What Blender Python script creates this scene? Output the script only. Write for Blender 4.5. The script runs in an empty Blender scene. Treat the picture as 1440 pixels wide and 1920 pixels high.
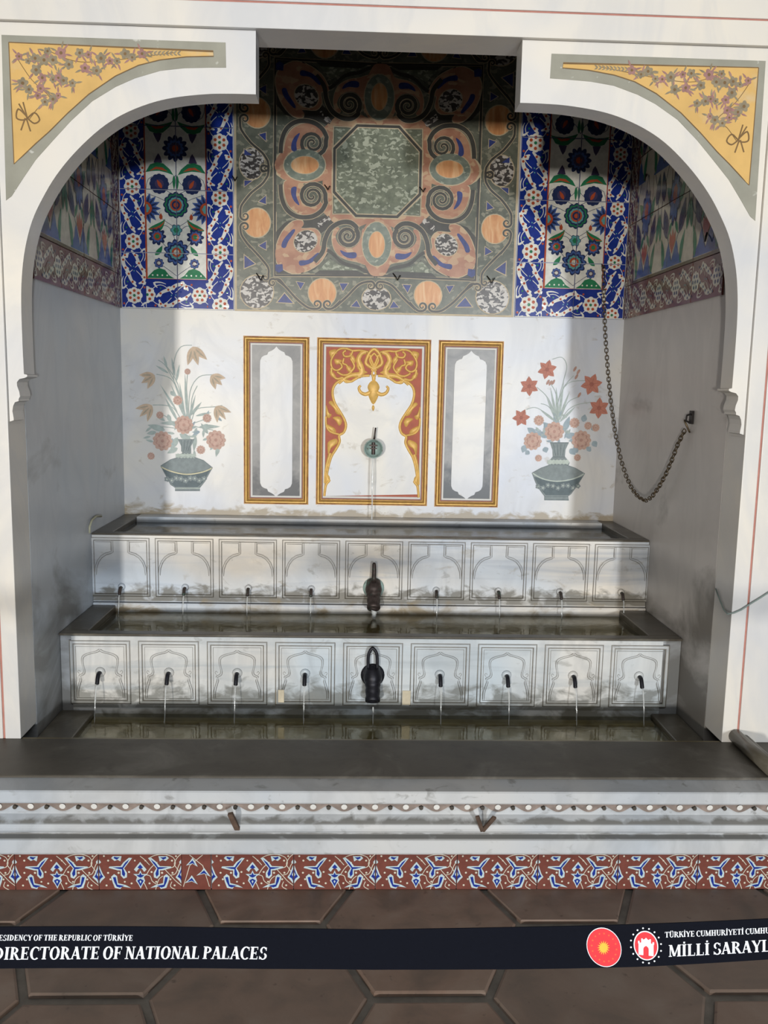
import bpy, math, random
import numpy as np
from mathutils import Vector
from mathutils.geometry import tessellate_polygon
random.seed(7)
PI = math.pi
sc = bpy.context.scene
col = sc.collection

# ------------------------------------------------------------ camera
F, PITCH, YAW, ROLL = 1638.6, .142137, .037012, -.0199
CAM = Vector((0, 0, 1.55))
fwd = Vector((math.sin(YAW)*math.cos(PITCH), math.cos(YAW)*math.cos(PITCH), -math.sin(PITCH)))
rt0 = Vector((math.cos(YAW), -math.sin(YAW), 0))
up0 = rt0.cross(fwd)
RT = math.cos(ROLL)*rt0 - math.sin(ROLL)*up0
UP = math.sin(ROLL)*rt0 + math.cos(ROLL)*up0
cd = bpy.data.cameras.new('camera')
cam = bpy.data.objects.new('camera', cd); col.objects.link(cam)
from mathutils import Matrix
M = Matrix((RT, UP, -fwd)).transposed().to_4x4(); M.translation = CAM
cam.matrix_world = M
cd.sensor_fit = 'VERTICAL'; cd.sensor_height = 36.0; cd.lens = F*36.0/1920.0
cd.clip_start = .02; cd.clip_end = 100
sc.camera = cam

def ray(x, y): return fwd + RT*((x-720)/F) - UP*((y-960)/F)
def on(x, y, ax, v):
    d = ray(x, y); return CAM + d*((v-CAM[ax])/d[ax])
def atY(x, y, Y):
    p = on(x, y, 1, Y); return (p.x, p.z)

# ------------------------------------------------------------ world, lights, exposure
w = bpy.data.worlds.new('World'); sc.world = w; w.use_nodes = True
bg = w.node_tree.nodes['Background']; bg.inputs[0].default_value = (.78, .88, 1.0, 1); bg.inputs[1].default_value = .04
def area(name, loc, target, sx, sy, e, c):
    l = bpy.data.lights.new(name, 'AREA'); l.shape = 'RECTANGLE'; l.size = sx; l.size_y = sy; l.energy = e; l.color = c
    o = bpy.data.objects.new(name, l); col.objects.link(o); o.location = loc
    o.rotation_euler = (Vector(target)-Vector(loc)).to_track_quat('-Z', 'Y').to_euler()
    return o
area('daylight_opening_west', (-3.2, -11.0, 1.14), (.1, 3.5, 1.6), .40, .6, 930, (1, .955, .89))
area('daylight_opening_east', (3.4, -11.0, 1.14), (.1, 3.5, 1.6), .40, .6, 930, (.91, .955, 1))
area('added_floor_fill', (.1, -1.3, 3.62), (.1, .2, 0), 3.5, 1.2, 105, (.95, .97, 1))  # unseen fill lamp added under the porch roof to brighten the floor
sc.cycles.diffuse_bounces = 1
sc.view_settings.view_transform = 'Standard'; sc.view_settings.look = 'None'
sc.view_settings.gamma = 1; sc.view_settings.use_curve_mapping = False
sc.view_settings.exposure = 0.0

# ------------------------------------------------------------ materials
def lin(c):
    return tuple(((x/255)/12.92 if x/255 <= .04045 else ((x/255+.055)/1.055)**2.4) for x in c)+(1,)
class NT:
    def __init__(s, name, rough=.5, metal=0, spec=.5):
        s.m = bpy.data.materials.new(name); s.m.use_nodes = True
        s.t = s.m.node_tree; s.b = s.t.nodes['Principled BSDF']
        s.b.inputs['Roughness'].default_value = rough; s.b.inputs['Metallic'].default_value = metal
        s.b.inputs['Specular IOR Level'].default_value = spec
        s.pos = s.n('ShaderNodeNewGeometry').outputs['Position']
    def n(s, t, **k):
        x = s.t.nodes.new(t)
        for a, b in k.items(): setattr(x, a, b)
        return x
    def l(s, a, b): s.t.links.new(a, b)
    def noise(s, scale, detail=4, dist=0, vec=None, rough=.55, stretch=None):
        x = s.n('ShaderNodeTexNoise'); x.inputs['Scale'].default_value = scale; x.inputs['Detail'].default_value = detail
        x.inputs['Distortion'].default_value = dist; x.inputs['Roughness'].default_value = rough
        v = vec or s.pos
        if stretch:
            mp = s.n('ShaderNodeMapping'); mp.inputs['Scale'].default_value = stretch[:3]
            if len(stretch) > 3: mp.inputs['Rotation'].default_value = stretch[3:6]
            s.l(v, mp.inputs[0]); v = mp.outputs[0]
        s.l(v, x.inputs['Vector']); return x.outputs[0]
    def ramp(s, f, stops):
        r = s.n('ShaderNodeValToRGB'); e = r.color_ramp.elements
        while len(e) < len(stops): e.new(.5)
        for i, (p, c) in enumerate(stops):
            e[i].position = p; e[i].color = c if len(c) == 4 else tuple(c)+(1,)
        s.l(f, r.inputs[0]); return r.outputs[0]
    def rng(s, f, a, b, c=0, d=1):
        r = s.n('ShaderNodeMapRange'); r.inputs[1].default_value = a; r.inputs[2].default_value = b
        r.inputs[3].default_value = c; r.inputs[4].default_value = d; s.l(f, r.inputs[0]); return r.outputs[0]
    def math(s, op, a, b):
        r = s.n('ShaderNodeMath', operation=op)
        for i, v in enumerate((a, b)):
            if isinstance(v, (int, float)): r.inputs[i].default_value = v
            else: s.l(v, r.inputs[i])
        return r.outputs[0]
    def mix(s, f, a, b):
        r = s.n('ShaderNodeMix', data_type='RGBA')
        for i, v in ((0, f), (6, a), (7, b)):
            if isinstance(v, (int, float)): r.inputs[i].default_value = v
            elif isinstance(v, tuple): r.inputs[i].default_value = v
            else: s.l(v, r.inputs[i])
        return r.outputs[2]
    def xyz(s):
        r = s.n('ShaderNodeSeparateXYZ'); s.l(s.pos, r.inputs[0]); return r.outputs
    def bump(s, f, strength=.2, dist=.002):
        r = s.n('ShaderNodeBump'); r.inputs['Strength'].default_value = strength; r.inputs['Distance'].default_value = dist
        s.l(f, r.inputs['Height']); s.l(r.outputs[0], s.b.inputs['Normal'])
    def out(s, c):
        if isinstance(c, tuple): s.b.inputs['Base Color'].default_value = c
        else: s.l(c, s.b.inputs['Base Color'])
        return s.m
MATS = {}
def plain(name, rgb, rough=.5, metal=0, var=.12, scale=30, spec=.5, bump=0, dirt=None):
    t = NT(name, rough, metal, spec); c = lin(rgb)
    d = tuple(x*(1-var) for x in c[:3])+(1,); u = tuple(min(1, x*(1+var)) for x in c[:3])+(1,)
    f = t.noise(scale)
    cc = t.ramp(f, [(.3, d), (.7, u)])
    if dirt:
        cc = t.mix(t.rng(t.noise(dirt[1], 6), dirt[2], dirt[3]), cc, lin(dirt[0]))
    if bump: t.bump(f, bump)
    MATS[name] = t.out(cc); return MATS[name]
def marble(name, a, b, c, stains=(), rough=.35, vs=.22, band=None):
    """a light, b bluish drift, c vein; stains = (zlow, zhigh, colour, noise scale, amount)"""
    t = NT(name, rough)
    base = t.mix(t.rng(t.noise(1.6, 3, .6), .35, .65), lin(a), lin(b))
    v = t.noise(2.2, 6, 1.4, stretch=(1.1, 1.1, .55, 0, .6, .3))
    vm = t.ramp(v, [(.42, (0, 0, 0)), (.495, (vs, vs, vs)), (.51, (vs, vs, vs)), (.58, (0, 0, 0))])
    base = t.mix(vm, base, lin(c))
    if band:
        base = t.mix(t.rng(t.noise(3, 4, .8, stretch=(.35, .35, 6)), .5, .68, 0, .55), base, lin(band))
    z = t.xyz()[2]
    for (z0, z1, cc, ns, amt) in stains:
        zc = .003 if z1-z0 < .02 else .02
        n = t.noise(ns, 6, .5, stretch=(1, 1, 1.6))
        k = t.math('ADD', t.rng(z, z0, z1, 1, 0), t.rng(n, .3, .7, -.55, .55))
        k = t.math('MULTIPLY', t.rng(k, .35, .85), amt)
        zz = t.rng(z, z0-zc, z0-zc-.004, 1, 0)
        base = t.mix(t.math('MULTIPLY', k, zz), base, lin(cc))
    t.bump(t.noise(60, 3), .08)
    MATS[name] = t.out(base); return MATS[name]

m_face = marble('facade_marble', (226, 219, 206), (208, 207, 206), (186, 188, 192))
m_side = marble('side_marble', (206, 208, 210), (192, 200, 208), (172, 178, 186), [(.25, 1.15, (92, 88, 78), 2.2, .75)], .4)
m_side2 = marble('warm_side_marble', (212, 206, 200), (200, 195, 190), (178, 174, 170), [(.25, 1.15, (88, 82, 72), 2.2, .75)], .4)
m_back = marble('back_marble', (226, 221, 210), (205, 210, 220), (176, 178, 184), [(.92, .975, (150, 132, 98), 14, .8)])
m_b1 = marble('upper_basin_marble', (222, 212, 196), (196, 205, 214), (150, 154, 160),
              [(.64, .715, (92, 86, 70), 16, .8), (.5, .66, (138, 118, 78), 9, .8)], band=(150, 158, 170))
m_b2 = marble('middle_basin_marble', (216, 212, 204), (190, 200, 206), (130, 134, 138),
              [(.33, .45, (98, 98, 90), 13, .75), (.27, .34, (92, 88, 72), 9, .8)], band=(160, 168, 172))
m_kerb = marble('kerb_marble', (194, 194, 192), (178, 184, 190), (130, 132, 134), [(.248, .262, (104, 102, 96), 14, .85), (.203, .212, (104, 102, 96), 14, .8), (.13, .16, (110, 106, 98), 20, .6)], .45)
def wetstone(name, a, b, c, rough=.35):
    t = NT(name, rough)
    f = t.noise(5, 7, .8)
    cc = t.ramp(f, [(.3, lin(a)), (.55, lin(b)), (.74, lin(c))])
    g = t.noise(22, 5)
    cc = t.mix(t.rng(g, .55, .75, 0, .4), cc, lin(tuple(x*.55 for x in a)))
    t.bump(t.noise(40, 5), .25); MATS[name] = t.out(cc); return MATS[name]
m_slab = wetstone('kerb_top_stone', (68, 63, 54), (82, 77, 68), (116, 112, 104), .5)
m_rim = wetstone('rim_stone', (66, 60, 50), (86, 80, 68), (120, 116, 104))
m_algae = wetstone('algae_stone', (98, 86, 56), (132, 118, 80), (156, 144, 104), .3)
def dirtmat():
    t = NT('groove_dirt', .9); z = t.xyz()[2]
    hi = t.math('MULTIPLY', t.rng(z, .66, .73, 0, 1), 1.0)
    k = t.math('ADD', t.rng(z, .36, .46, 0, 1), t.rng(z, .60, .61, 0, -1)); k = t.math('ADD', k, hi)
    k = t.math('ADD', k, t.rng(t.noise(24, 4), .35, .7, .25, -.55))
    MATS['groove_dirt'] = t.out(t.mix(t.rng(k, 0, 1), lin((66, 60, 50)), lin((126, 121, 112)))); return MATS['groove_dirt']
m_dirt = dirtmat()
m_bed = wetstone('mossy_bed_stone', (128, 112, 72), (170, 156, 108), (190, 178, 132), .3)
m_terra = None
def terra():
    t = NT('terracotta', .62)
    oi = t.n('ShaderNodeObjectInfo').outputs['Random']
    f = t.noise(7, 6, .4)
    cc = t.ramp(f, [(.3, lin((104, 88, 76))), (.5, lin((128, 105, 90))), (.72, lin((140, 122, 108)))])
    cc = t.mix(t.rng(oi, 0, 1, 0, .45), cc, lin((102, 94, 86)))
    cc = t.mix(t.rng(t.noise(30, 3), .66, .74, 0, .5), cc, lin((60, 48, 40)))
    t.bump(t.noise(14, 7), .3, .004); return t.out(cc)
m_terra = terra()
m_mortar = plain('mortar', (112, 106, 98), .85, 0, .2, 25, bump=.4)
m_gold = plain('gilding', (224, 180, 98), .5, .12, .15, 60, bump=.15)
m_golddk = plain('worn_gilding', (150, 108, 46), .5, .4, .3, 40)
m_red = plain('red_paint', (168, 84, 58), .6, 0, .15, 20)
m_pinkred = plain('faded_red_paint', (178, 118, 104), .6, 0, .15, 20)
m_white = plain('white_marble_inlay', (218, 216, 210), .4, 0, .05, 6)
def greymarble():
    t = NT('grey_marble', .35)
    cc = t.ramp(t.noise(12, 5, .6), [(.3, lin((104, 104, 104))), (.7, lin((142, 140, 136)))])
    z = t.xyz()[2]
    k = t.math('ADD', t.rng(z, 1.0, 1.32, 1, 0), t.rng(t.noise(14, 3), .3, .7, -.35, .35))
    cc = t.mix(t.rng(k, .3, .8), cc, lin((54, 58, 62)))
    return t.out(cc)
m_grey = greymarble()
m_ochre = plain('ochre_paint', (212, 172, 102), .7, 0, .1, 9, dirt=((205, 190, 160), 5, .6, .75))
m_olive = plain('grey_green_paint', (150, 148, 134), .7, 0, .1, 10, dirt=((190, 188, 178), 30, .66, .72))
m_mauve = plain('mauve_paint', (156, 116, 110), .7, 0, .2, 60)
m_gpaint = plain('grey_leaf_paint', (140, 128, 104), .7, 0, .2, 60)
m_umber = plain('umber_line', (120, 92, 54), .7)
# glazes
GL = dict(glaze_white=(228, 226, 216), glaze_blue=(30, 52, 136), glaze_green=(46, 124, 84), glaze_red=(178, 82, 52),
          glaze_turquoise=(96, 160, 160), glaze_navy=(44, 54, 92), glaze_midblue=(74, 100, 158), glaze_purple=(74, 66, 98),
          glaze_brick=(114, 66, 57), glaze_cream=(206, 200, 182), glaze_olive=(104, 92, 54), glaze_paleblue=(186, 202, 204))
for k, v in GL.items(): plain(k, v, .16, 0, .12, 40)
plain('tile_grout', (196, 190, 178), .8)
# inlay stones
def breccia(name, a, b, c, scale, lo=.5, hi=.58, mid=.62):
    t = NT(name, .3)
    vo = t.n('ShaderNodeTexVoronoi'); vo.inputs['Scale'].default_value = scale
    mp = t.n('ShaderNodeMapping'); mp.inputs['Scale'].default_value = (1, 1, 1.7)
    ad = t.n('ShaderNodeVectorMath', operation='ADD'); t.l(t.pos, mp.inputs[0])
    nz = t.n('ShaderNodeTexNoise'); nz.inputs['Scale'].default_value = scale*.6; t.l(t.pos, nz.inputs['Vector'])
    sca = t.n('ShaderNodeVectorMath', operation='SCALE'); sca.inputs['Scale'].default_value = .05; t.l(nz.outputs['Color'], sca.inputs[0])
    t.l(mp.outputs[0], ad.inputs[0]); t.l(sca.outputs[0], ad.inputs[1]); t.l(ad.outputs[0], vo.inputs['Vector'])
    sep = t.n('ShaderNodeSeparateColor'); t.l(vo.outputs['Color'], sep.inputs[0])
    k = t.rng(sep.outputs[0], lo, hi)
    base = t.ramp(t.noise(scale*.5, 5), [(.35, lin(a)), (.65, lin(b))])
    MATS[name] = t.out(t.mix(k, base, lin(c))); return MATS[name]
breccia('verd_antique', (96, 102, 86), (122, 128, 108), (168, 172, 152), 60, .72, .85)
breccia('green_stone', (86, 90, 78), (108, 110, 96), (140, 138, 120), 45, .8, .95)
breccia('black_white_breccia', (58, 54, 52), (80, 74, 70), (196, 190, 182), 60, .55, .62)
breccia('peach_stone', (176, 128, 96), (198, 148, 112), (206, 176, 140), 40, .75, .95)
breccia('rosy_stone', (166, 116, 92), (186, 140, 112), (196, 164, 130), 30, .7, .95)
breccia('grey_green_ring', (104, 114, 102), (126, 134, 120), (160, 164, 146), 50, .8, .95)
def alab():
    t = NT('alabaster', .3)
    cc = t.ramp(t.noise(9, 5, 1.5, stretch=(3, 1, .6)), [(.3, lin((196, 132, 82))), (.5, lin((214, 156, 104))), (.7, lin((226, 186, 140)))])
    MATS['alabaster'] = t.out(cc)
alab()
plain('black_stone', (62, 60, 54), .35, 0, .2, 30)
plain('lapis', (44, 58, 120), .35, 0, .3, 50)
plain('cream_fillet', (190, 172, 140), .45, 0, .12, 30)
# metals & misc
plain('iron_dark', (44, 40, 38), .55, .6, .3, 50, bump=.3)
plain('tap_black', (34, 34, 40), .45, .5, .3, 60, bump=.3)
plain('tap_bronze', (74, 64, 60), .5, .6, .35, 70, bump=.3, dirt=((70, 110, 96), 30, .55, .75))
plain('verdigris', (150, 172, 164), .4, .15, .2, 30, dirt=((96, 88, 76), 25, .55, .7))
plain('rust', (92, 74, 62), .85, .2, .3, 40, bump=.4)
plain('chain_bronze', (104, 90, 68), .42, .8, .3, 90)
plain('belt_fabric', (9, 12, 22), .9, 0, .1, 300, spec=.15)
plain('belt_white', (226, 230, 236), .7, 0, .03, 50)
plain('belt_red', (214, 48, 56), .7, 0, .05, 50)
plain('belt_yellow', (222, 180, 60), .7, 0, .05, 50)
plain('belt_orange', (226, 96, 62), .7, 0, .05, 50)
plain('pale_plastic', (178, 176, 150), .5)
plain('shade_black', (26, 24, 22), .9)  # near black that stands in for shade in upper niche and spout mouths
plain('roof_plaster', (150, 145, 138), .9)
plain('paving', (150, 145, 135), .9)
# vase painting colours
for k, v in dict(paint_vase=(132, 142, 142), paint_vase_dark=(92, 106, 110), paint_vase_light=(186, 196, 186), paint_leaf=(172, 184, 178),
                 paint_leaf_blue=(156, 172, 180), paint_stem=(164, 176, 170), paint_tulip=(202, 178, 152), paint_tulip_dk=(170, 158, 138),
                 paint_rose=(200, 166, 150), paint_rose_dk=(182, 142, 128), paint_lily=(186, 118, 98), paint_lily_dk=(160, 94, 78),
                 paint_bud=(178, 140, 126), paint_line=(110, 122, 124), paint_cream=(212, 204, 168)).items():
    plain(k, v, .55, 0, .12, 50)
def water(name, tint, gl=.55):
    t = NT(name); nt = t.t; nt.nodes.remove(t.b)
    o = nt.nodes['Material Output']
    tr = t.n('ShaderNodeBsdfTransparent'); tr.inputs[0].default_value = tint
    g = t.n('ShaderNodeBsdfGlossy'); g.inputs['Roughness'].default_value = .06
    fr = t.n('ShaderNodeFresnel'); fr.inputs['IOR'].default_value = 1.33
    bp = t.n('ShaderNodeBump'); bp.inputs['Strength'].default_value = .25; bp.inputs['Distance'].default_value = .004
    t.l(t.noise(14, 3, 1), bp.inputs['Height']); t.l(bp.outputs[0], g.inputs['Normal'])
    mx = t.n('ShaderNodeMixShader'); k = t.math('MULTIPLY', fr.outputs[0], gl)
    t.l(k, mx.inputs[0]); t.l(tr.outputs[0], mx.inputs[1]); t.l(g.outputs[0], mx.inputs[2]); t.l(mx.outputs[0], o.inputs[0])
    MATS[name] = t.m; return t.m
water('pool_water', (.88, .87, .80, 1), .45); water('clear_water', (.80, .82, .82, 1), .8)
def jetmat():
    t = NT('falling_water', .08, 0, .8); b = t.b
    b.inputs['Alpha'].default_value = .42
    MATS['falling_water'] = t.out((.8, .82, .8, 1))
jetmat()

# ------------------------------------------------------------ object helpers
def G(m): return MATS[m] if isinstance(m, str) else m
def link_mesh(name, verts, faces, mats, fm=None, parent=None, smooth=False, loc=None, rot=None):
    me = bpy.data.meshes.new(name); me.from_pydata([tuple(v) for v in verts], [], faces)
    if not isinstance(mats, (list, tuple)): mats = [mats]
    for m in mats: me.materials.append(G(m))
    if fm: me.polygons.foreach_set('material_index', fm)
    if smooth: me.polygons.foreach_set('use_smooth', [True]*len(me.polygons))
    me.update()
    return add(name, me, parent, loc, rot)
def add(name, me, parent=None, loc=None, rot=None):
    o = bpy.data.objects.new(name, me); col.objects.link(o)
    if parent is not None: o.parent = parent
    if loc is not None: o.location = loc
    if rot is not None: o.rotation_euler = rot
    return o
def tag(o, label, cat, group=None, kind=None):
    o['label'] = label; o['category'] = cat
    if group: o['group'] = group
    if kind: o['kind'] = kind
    return o
def thing(name, label, cat, loc=(0, 0, 0), group=None, rz=0):
    o = bpy.data.objects.new(name, None); col.objects.link(o); o.location = loc; o.rotation_euler = (0, 0, rz)
    o.empty_display_size = .05
    return tag(o, label, cat, group)
class MB:
    def __init__(s): s.v = []; s.f = []; s.m = []
    def addp(s, verts, faces, mi=0):
        b = len(s.v); s.v += [Vector(p) for p in verts]; s.f += [tuple(i+b for i in f) for f in faces]; s.m += [mi]*len(faces); return s
    def box(s, x0, x1, y0, y1, z0, z1, mi=0):
        v = [(x, y, z) for z in (z0, z1) for y in (y0, y1) for x in (x0, x1)]
        return s.addp(v, [(0, 2, 3, 1), (4, 5, 7, 6), (0, 1, 5, 4), (2, 6, 7, 3), (0, 4, 6, 2), (1, 3, 7, 5)], mi)
    def prism(s, pts, y0, y1, mi=0):          # polygon in X-Z, front at y0, back at y1
        n = len(pts); v = [(x, y0, z) for x, z in pts]+[(x, y1, z) for x, z in pts]
        area2 = sum(pts[i][0]*pts[(i+1) % n][1]-pts[(i+1) % n][0]*pts[i][1] for i in range(n))
        tri = tessellate_polygon([[Vector((x, z, 0)) for x, z in pts]])
        fs = []
        for t in tri:
            a, b, c = t
            ar = (pts[b][0]-pts[a][0])*(pts[c][1]-pts[a][1])-(pts[c][0]-pts[a][0])*(pts[b][1]-pts[a][1])
            if ar < 0: a, c = c, a
            fs.append((a, b, c)); fs.append((c+n, b+n, a+n))
        for i in range(n):
            j = (i+1) % n
            fs.append((i, i+n, j+n, j) if area2 > 0 else (j, j+n, i+n, i))
        return s.addp(v, fs, mi)
    def extx(s, prof, x0, x1, mi=0, closed=True):   # profile in Y-Z extruded along X
        n = len(prof); v = [(x0, y, z) for y, z in prof]+[(x1, y, z) for y, z in prof]
        fs = [(i, (i+1) % n, (i+1) % n+n, i+n) for i in range(n if closed else n-1)]
        if closed:
            fs += [tuple(range(n))[::-1], tuple(range(n, 2*n))]
        return s.addp(v, fs, mi)
    def tube(s, pts, r, n=10, mi=0, cap=True):
        pts = [Vector(p) for p in pts]; rs = r if isinstance(r, (list, tuple)) else [r]*len(pts)
        v = []; ref = None
        for i, p in enumerate(pts):
            d = (pts[min(i+1, len(pts)-1)]-pts[max(i-1, 0)]).normalized()
            if ref is None:
                ref = Vector((1, 0, 0)) if abs(d.x) < .8 else Vector((0, 0, 1))
            a = (ref-d*ref.dot(d)).normalized(); ref = a; b = d.cross(a)
            for k in range(n):
                t = 2*PI*k/n; v.append(p+(a*math.cos(t)+b*math.sin(t))*rs[i])
        fs = [(i*n+k, i*n+(k+1) % n, (i+1)*n+(k+1) % n, (i+1)*n+k) for i in range(len(pts)-1) for k in range(n)]
        if cap: fs += [tuple(range(n))[::-1], tuple(range((len(pts)-1)*n, len(pts)*n))]
        return s.addp(v, fs, mi)
    def build(s, name, mats, parent=None, smooth=False, loc=None, rot=None, bevel=0):
        o = link_mesh(name, s.v, s.f, mats, s.m, parent, smooth, loc, rot)
        if bevel:
            b = o.modifiers.new('bevel', 'BEVEL'); b.width = bevel; b.segments = 2; b.limit_method = 'ANGLE'
        return o
def struct(o): o['kind'] = 'structure'; return o

# ------------------------------------------------------------ flat painter (painted glaze, inlay, lettering)
class Paint:
    def __init__(s, step=.00025): s.t = []; s.step = step
    def conv(s, pts, m, z): s.t.append((z, m, [(float(a), float(b)) for a, b in pts]))
    def poly(s, pts, m, z):
        pts = list(pts)
        for t in tessellate_polygon([[Vector((x, y, 0)) for x, y in pts]]):
            s.conv([pts[i] for i in t], m, z)
    def disc(s, x, y, rx, m, z, ry=None, rot=0, n=14):
        ry = ry or rx; c, sn = math.cos(rot), math.sin(rot)
        s.conv([(x+rx*math.cos(a)*c-ry*math.sin(a)*sn, y+rx*math.cos(a)*sn+ry*math.sin(a)*c) for a in (2*PI*i/n for i in range(n))], m, z)
    def flower(s, x, y, r, k, m, z, d=.18, ry=None, ph=0, sharp=1):
        ry = ry or r; n = k*6; P = []
        for i in range(n):
            a = 2*PI*i/n; q = abs(math.cos(k*(a+ph)/2))**sharp
            P.append((x+r*(1-d+d*q)*math.cos(a), y+ry*(1-d+d*q)*math.sin(a)))
        for i in range(n): s.conv([(x, y), P[i], P[(i+1) % n]], m, z)
    def stroke(s, pts, wd, m, z, closed=False):
        pts = [Vector((p[0], p[1])) for p in pts]; n = len(pts); L = []; R = []
        ws = wd if isinstance(wd, (list, tuple)) else [wd]*n
        for i in range(n):
            a = pts[(i-1) % n] if (closed or i) else pts[0]; b = pts[(i+1) % n] if (closed or i < n-1) else pts[-1]
            d = b-a
            if d.length < 1e-9: d = Vector((1, 0))
            d.normalize(); nn = Vector((-d.y, d.x))
            if 0 < i < n-1 or closed:
                e = (pts[(i+1) % n]-pts[i]); e.normalize(); k = 1/max(.5, abs(e.dot(d)))
            else: k = 1
            L.append(pts[i]+nn*ws[i]*.5*k); R.append(pts[i]-nn*ws[i]*.5*k)
        for i in range(n if closed else n-1):
            j = (i+1) % n; s.conv([L[i], R[i], R[j], L[j]], m, z)
    def leaf(s, x0, y0, x1, y1, wd, m, z, bend=0, n=8):
        a = Vector((x0, y0)); b = Vector((x1, y1)); d = b-a; nn = Vector((-d.y, d.x)).normalized()*1.0
        P = []; Q = []
        for i in range(n+1):
            t = i/n; c = a+d*t+nn*(bend*4*t*(1-t)); h = wd*.5*math.sin(PI*t**.8)
            P.append(c+nn*h); Q.append(c-nn*h)
        for i in range(n): s.conv([P[i], Q[i], Q[i+1], P[i+1]], m, z)
    def ins(s, o, f):
        for z, m, p in o.t: s.t.append((z, m, [f(a, b) for a, b in p]))
        return s
    def clip(s, x0, x1, y0, y1):
        r = Paint(s.step)
        for z, m, p in s.t:
            xs = [a for a, b in p]; ys = [b for a, b in p]
            if max(xs) <= x0 or min(xs) >= x1 or max(ys) <= y0 or min(ys) >= y1: continue
            if not (min(xs) >= x0 and max(xs) <= x1 and min(ys) >= y0 and max(ys) <= y1):
                for ax, v, sg in ((0, x0, 1), (0, x1, -1), (1, y0, 1), (1, y1, -1)):
                    q = []; n = len(p)
                    for i in range(n):
                        a, b = p[i], p[(i+1) % n]; da, db = (a[ax]-v)*sg, (b[ax]-v)*sg
                        if da >= 0: q.append(a)
                        if (da >= 0) != (db >= 0):
                            t = da/(da-db); q.append((a[0]+(b[0]-a[0])*t, a[1]+(b[1]-a[1])*t))
                    p = q
                    if len(p) < 3: break
                if len(p) < 3: continue
            r.t.append((z, m, p))
        return r
    def into(s, mb, names, y=0):               # faces towards -Y at depth y - layer*step
        for z, m, p in s.t:
            if m not in names: names.append(m)
            ar = sum(p[i][0]*p[(i+1) % len(p)][1]-p[(i+1) % len(p)][0]*p[i][1] for i in range(len(p)))
            if abs(ar) < 1e-10: continue
            if ar < 0: p = p[::-1]
            mb.addp([(a, y-(z+random.random()*.8)*s.step, b) for a, b in p], [tuple(range(len(p)))], names.index(m))
    def build(s, name, parent=None, loc=None, rot=None, y=0):
        mb = MB(); names = []; s.into(mb, names, y)
        return mb.build(name, names, parent, False, loc, rot)
def mirror(P, cx=0):
    q = Paint(P.step); q.t = P.t+[(z, m, [(2*cx-a, b) for a, b in p]) for z, m, p in P.t]; return q
def smooth(pts, n=5, closed=False):
    """Catmull-Rom through pts"""
    P = [Vector((p[0], p[1])) for p in pts]; N = len(P); out = []
    for i in range(N if closed else N-1):
        g = (lambda k: P[k % N]) if closed else (lambda k: P[max(0, min(N-1, k))])
        p0, p1, p2, p3 = g(i-1), g(i), g(i+1), g(i+2)
        for k in range(n):
            t = k/n
            out.append(.5*((2*p1)+(p2-p0)*t+(2*p0-5*p1+4*p2-p3)*t*t+(3*p1-p0-3*p2+p3)*t**3))
    if not closed: out.append(P[-1])
    return [(p.x, p.y) for p in out]
def tiles_from(P, xs, ys, base, parent, gap=.0025, thick=.007, grout=True, skip=None):
    """cut the painted field P into tiles; each tile is a slab with its glaze"""
    for i in range(len(xs)-1):
        for j in range(len(ys)-1):
            if skip and skip(i, j): continue
            a, b, c, d = xs[i]+gap/2, xs[i+1]-gap/2, ys[j]+gap/2, ys[j+1]-gap/2
            q = P.clip(a+.0008, b-.0008, c+.0008, d-.0008)
            mb = MB(); names = [base]
            dy = random.uniform(-.0006, .0006)
            mb.box(a, b, -thick+dy, 0, c, d, 0)
            q.into(mb, names, -thick+dy-.0002)
            mb.build('tile', names, parent)

CX = .095; XL, XR = CX-1.2, CX+1.2; YF = 2.85; YB = 4.25
ZT = 1.892   # bottom of the tile work

# ============================================================ STRUCTURE
mb = MB(); mb.box(-5, 5, -9, 2.56, -.2, -.012); fl = struct(mb.build('floor', m_mortar))
mb = MB(); mb.box(XL-.1, XR+.1, YB, YB+.15, .2, 3.35); struct(mb.build('wall_back', m_back))
mb = MB(); mb.box(XL-.3, XL, YF+.152, YB, .0, 3.35); struct(mb.build('wall_left', m_side))
mb = MB(); mb.box(XR, XR+.3, YF+.152, YB, .0, 3.35); struct(mb.build('wall_right', m_side2))
mb = MB(); mb.box(XL-.3, XR+.3, YF+.15, YB+.15, 3.3, 3.45); struct(mb.build('ceiling', 'shade_black'))  # niche ceiling: its deep shade is put into the colour
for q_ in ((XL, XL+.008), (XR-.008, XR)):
    mb = MB(); mb.box(q_[0], q_[1], YF+.16, YB, ZT+1.002, 3.3); struct(mb.build('shade_lining_2', 'shade_black'))  # added dark linings, shade of the upper side walls as colour
mb = MB(); mb.box(XL, XR, YF+.151, YF+.16, 2.64, 3.3); struct(mb.build('shade_lining_1', 'shade_black'))  # added dark sheet behind the lintel, keeps the upper niche in shade
# arched front: outer frame of piers and lintel
wf = MB()
PG = .052   # inner strip of the pier up to the painted groove
wf.box(XL-PG, XL, YF, YF+.15, .351, 2.62); wf.box(XR, XR+PG, YF, YF+.15, .351, 2.62)
wf.box(-5, XL-PG-.007, YF, YF+.15, .351, 2.692); wf.box(XR+PG+.007, 5, YF, YF+.15, .351, 2.692)
wf.box(XL-PG-.007, XR+PG+.007, YF-.006, YF+.15, 2.62, 2.692)
wf.box(-5, 5, YF, YF+.15, 2.70, 2.765); wf.box(-5, 5, YF-.01, YF+.15, 2.772, 3.7)
wf = struct(wf.build('wall_front', m_face, bevel=.002))
g = MB(); g.box(-5, 5, YF+.004, YF+.14, 2.691, 2.701); g.box(XL-PG-.008, XL-PG+.001, YF+.004, YF+.14, .351, 2.692); g.box(XR+PG-.001, XR+PG+.008, YF+.004, YF+.14, .351, 2.692)
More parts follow.
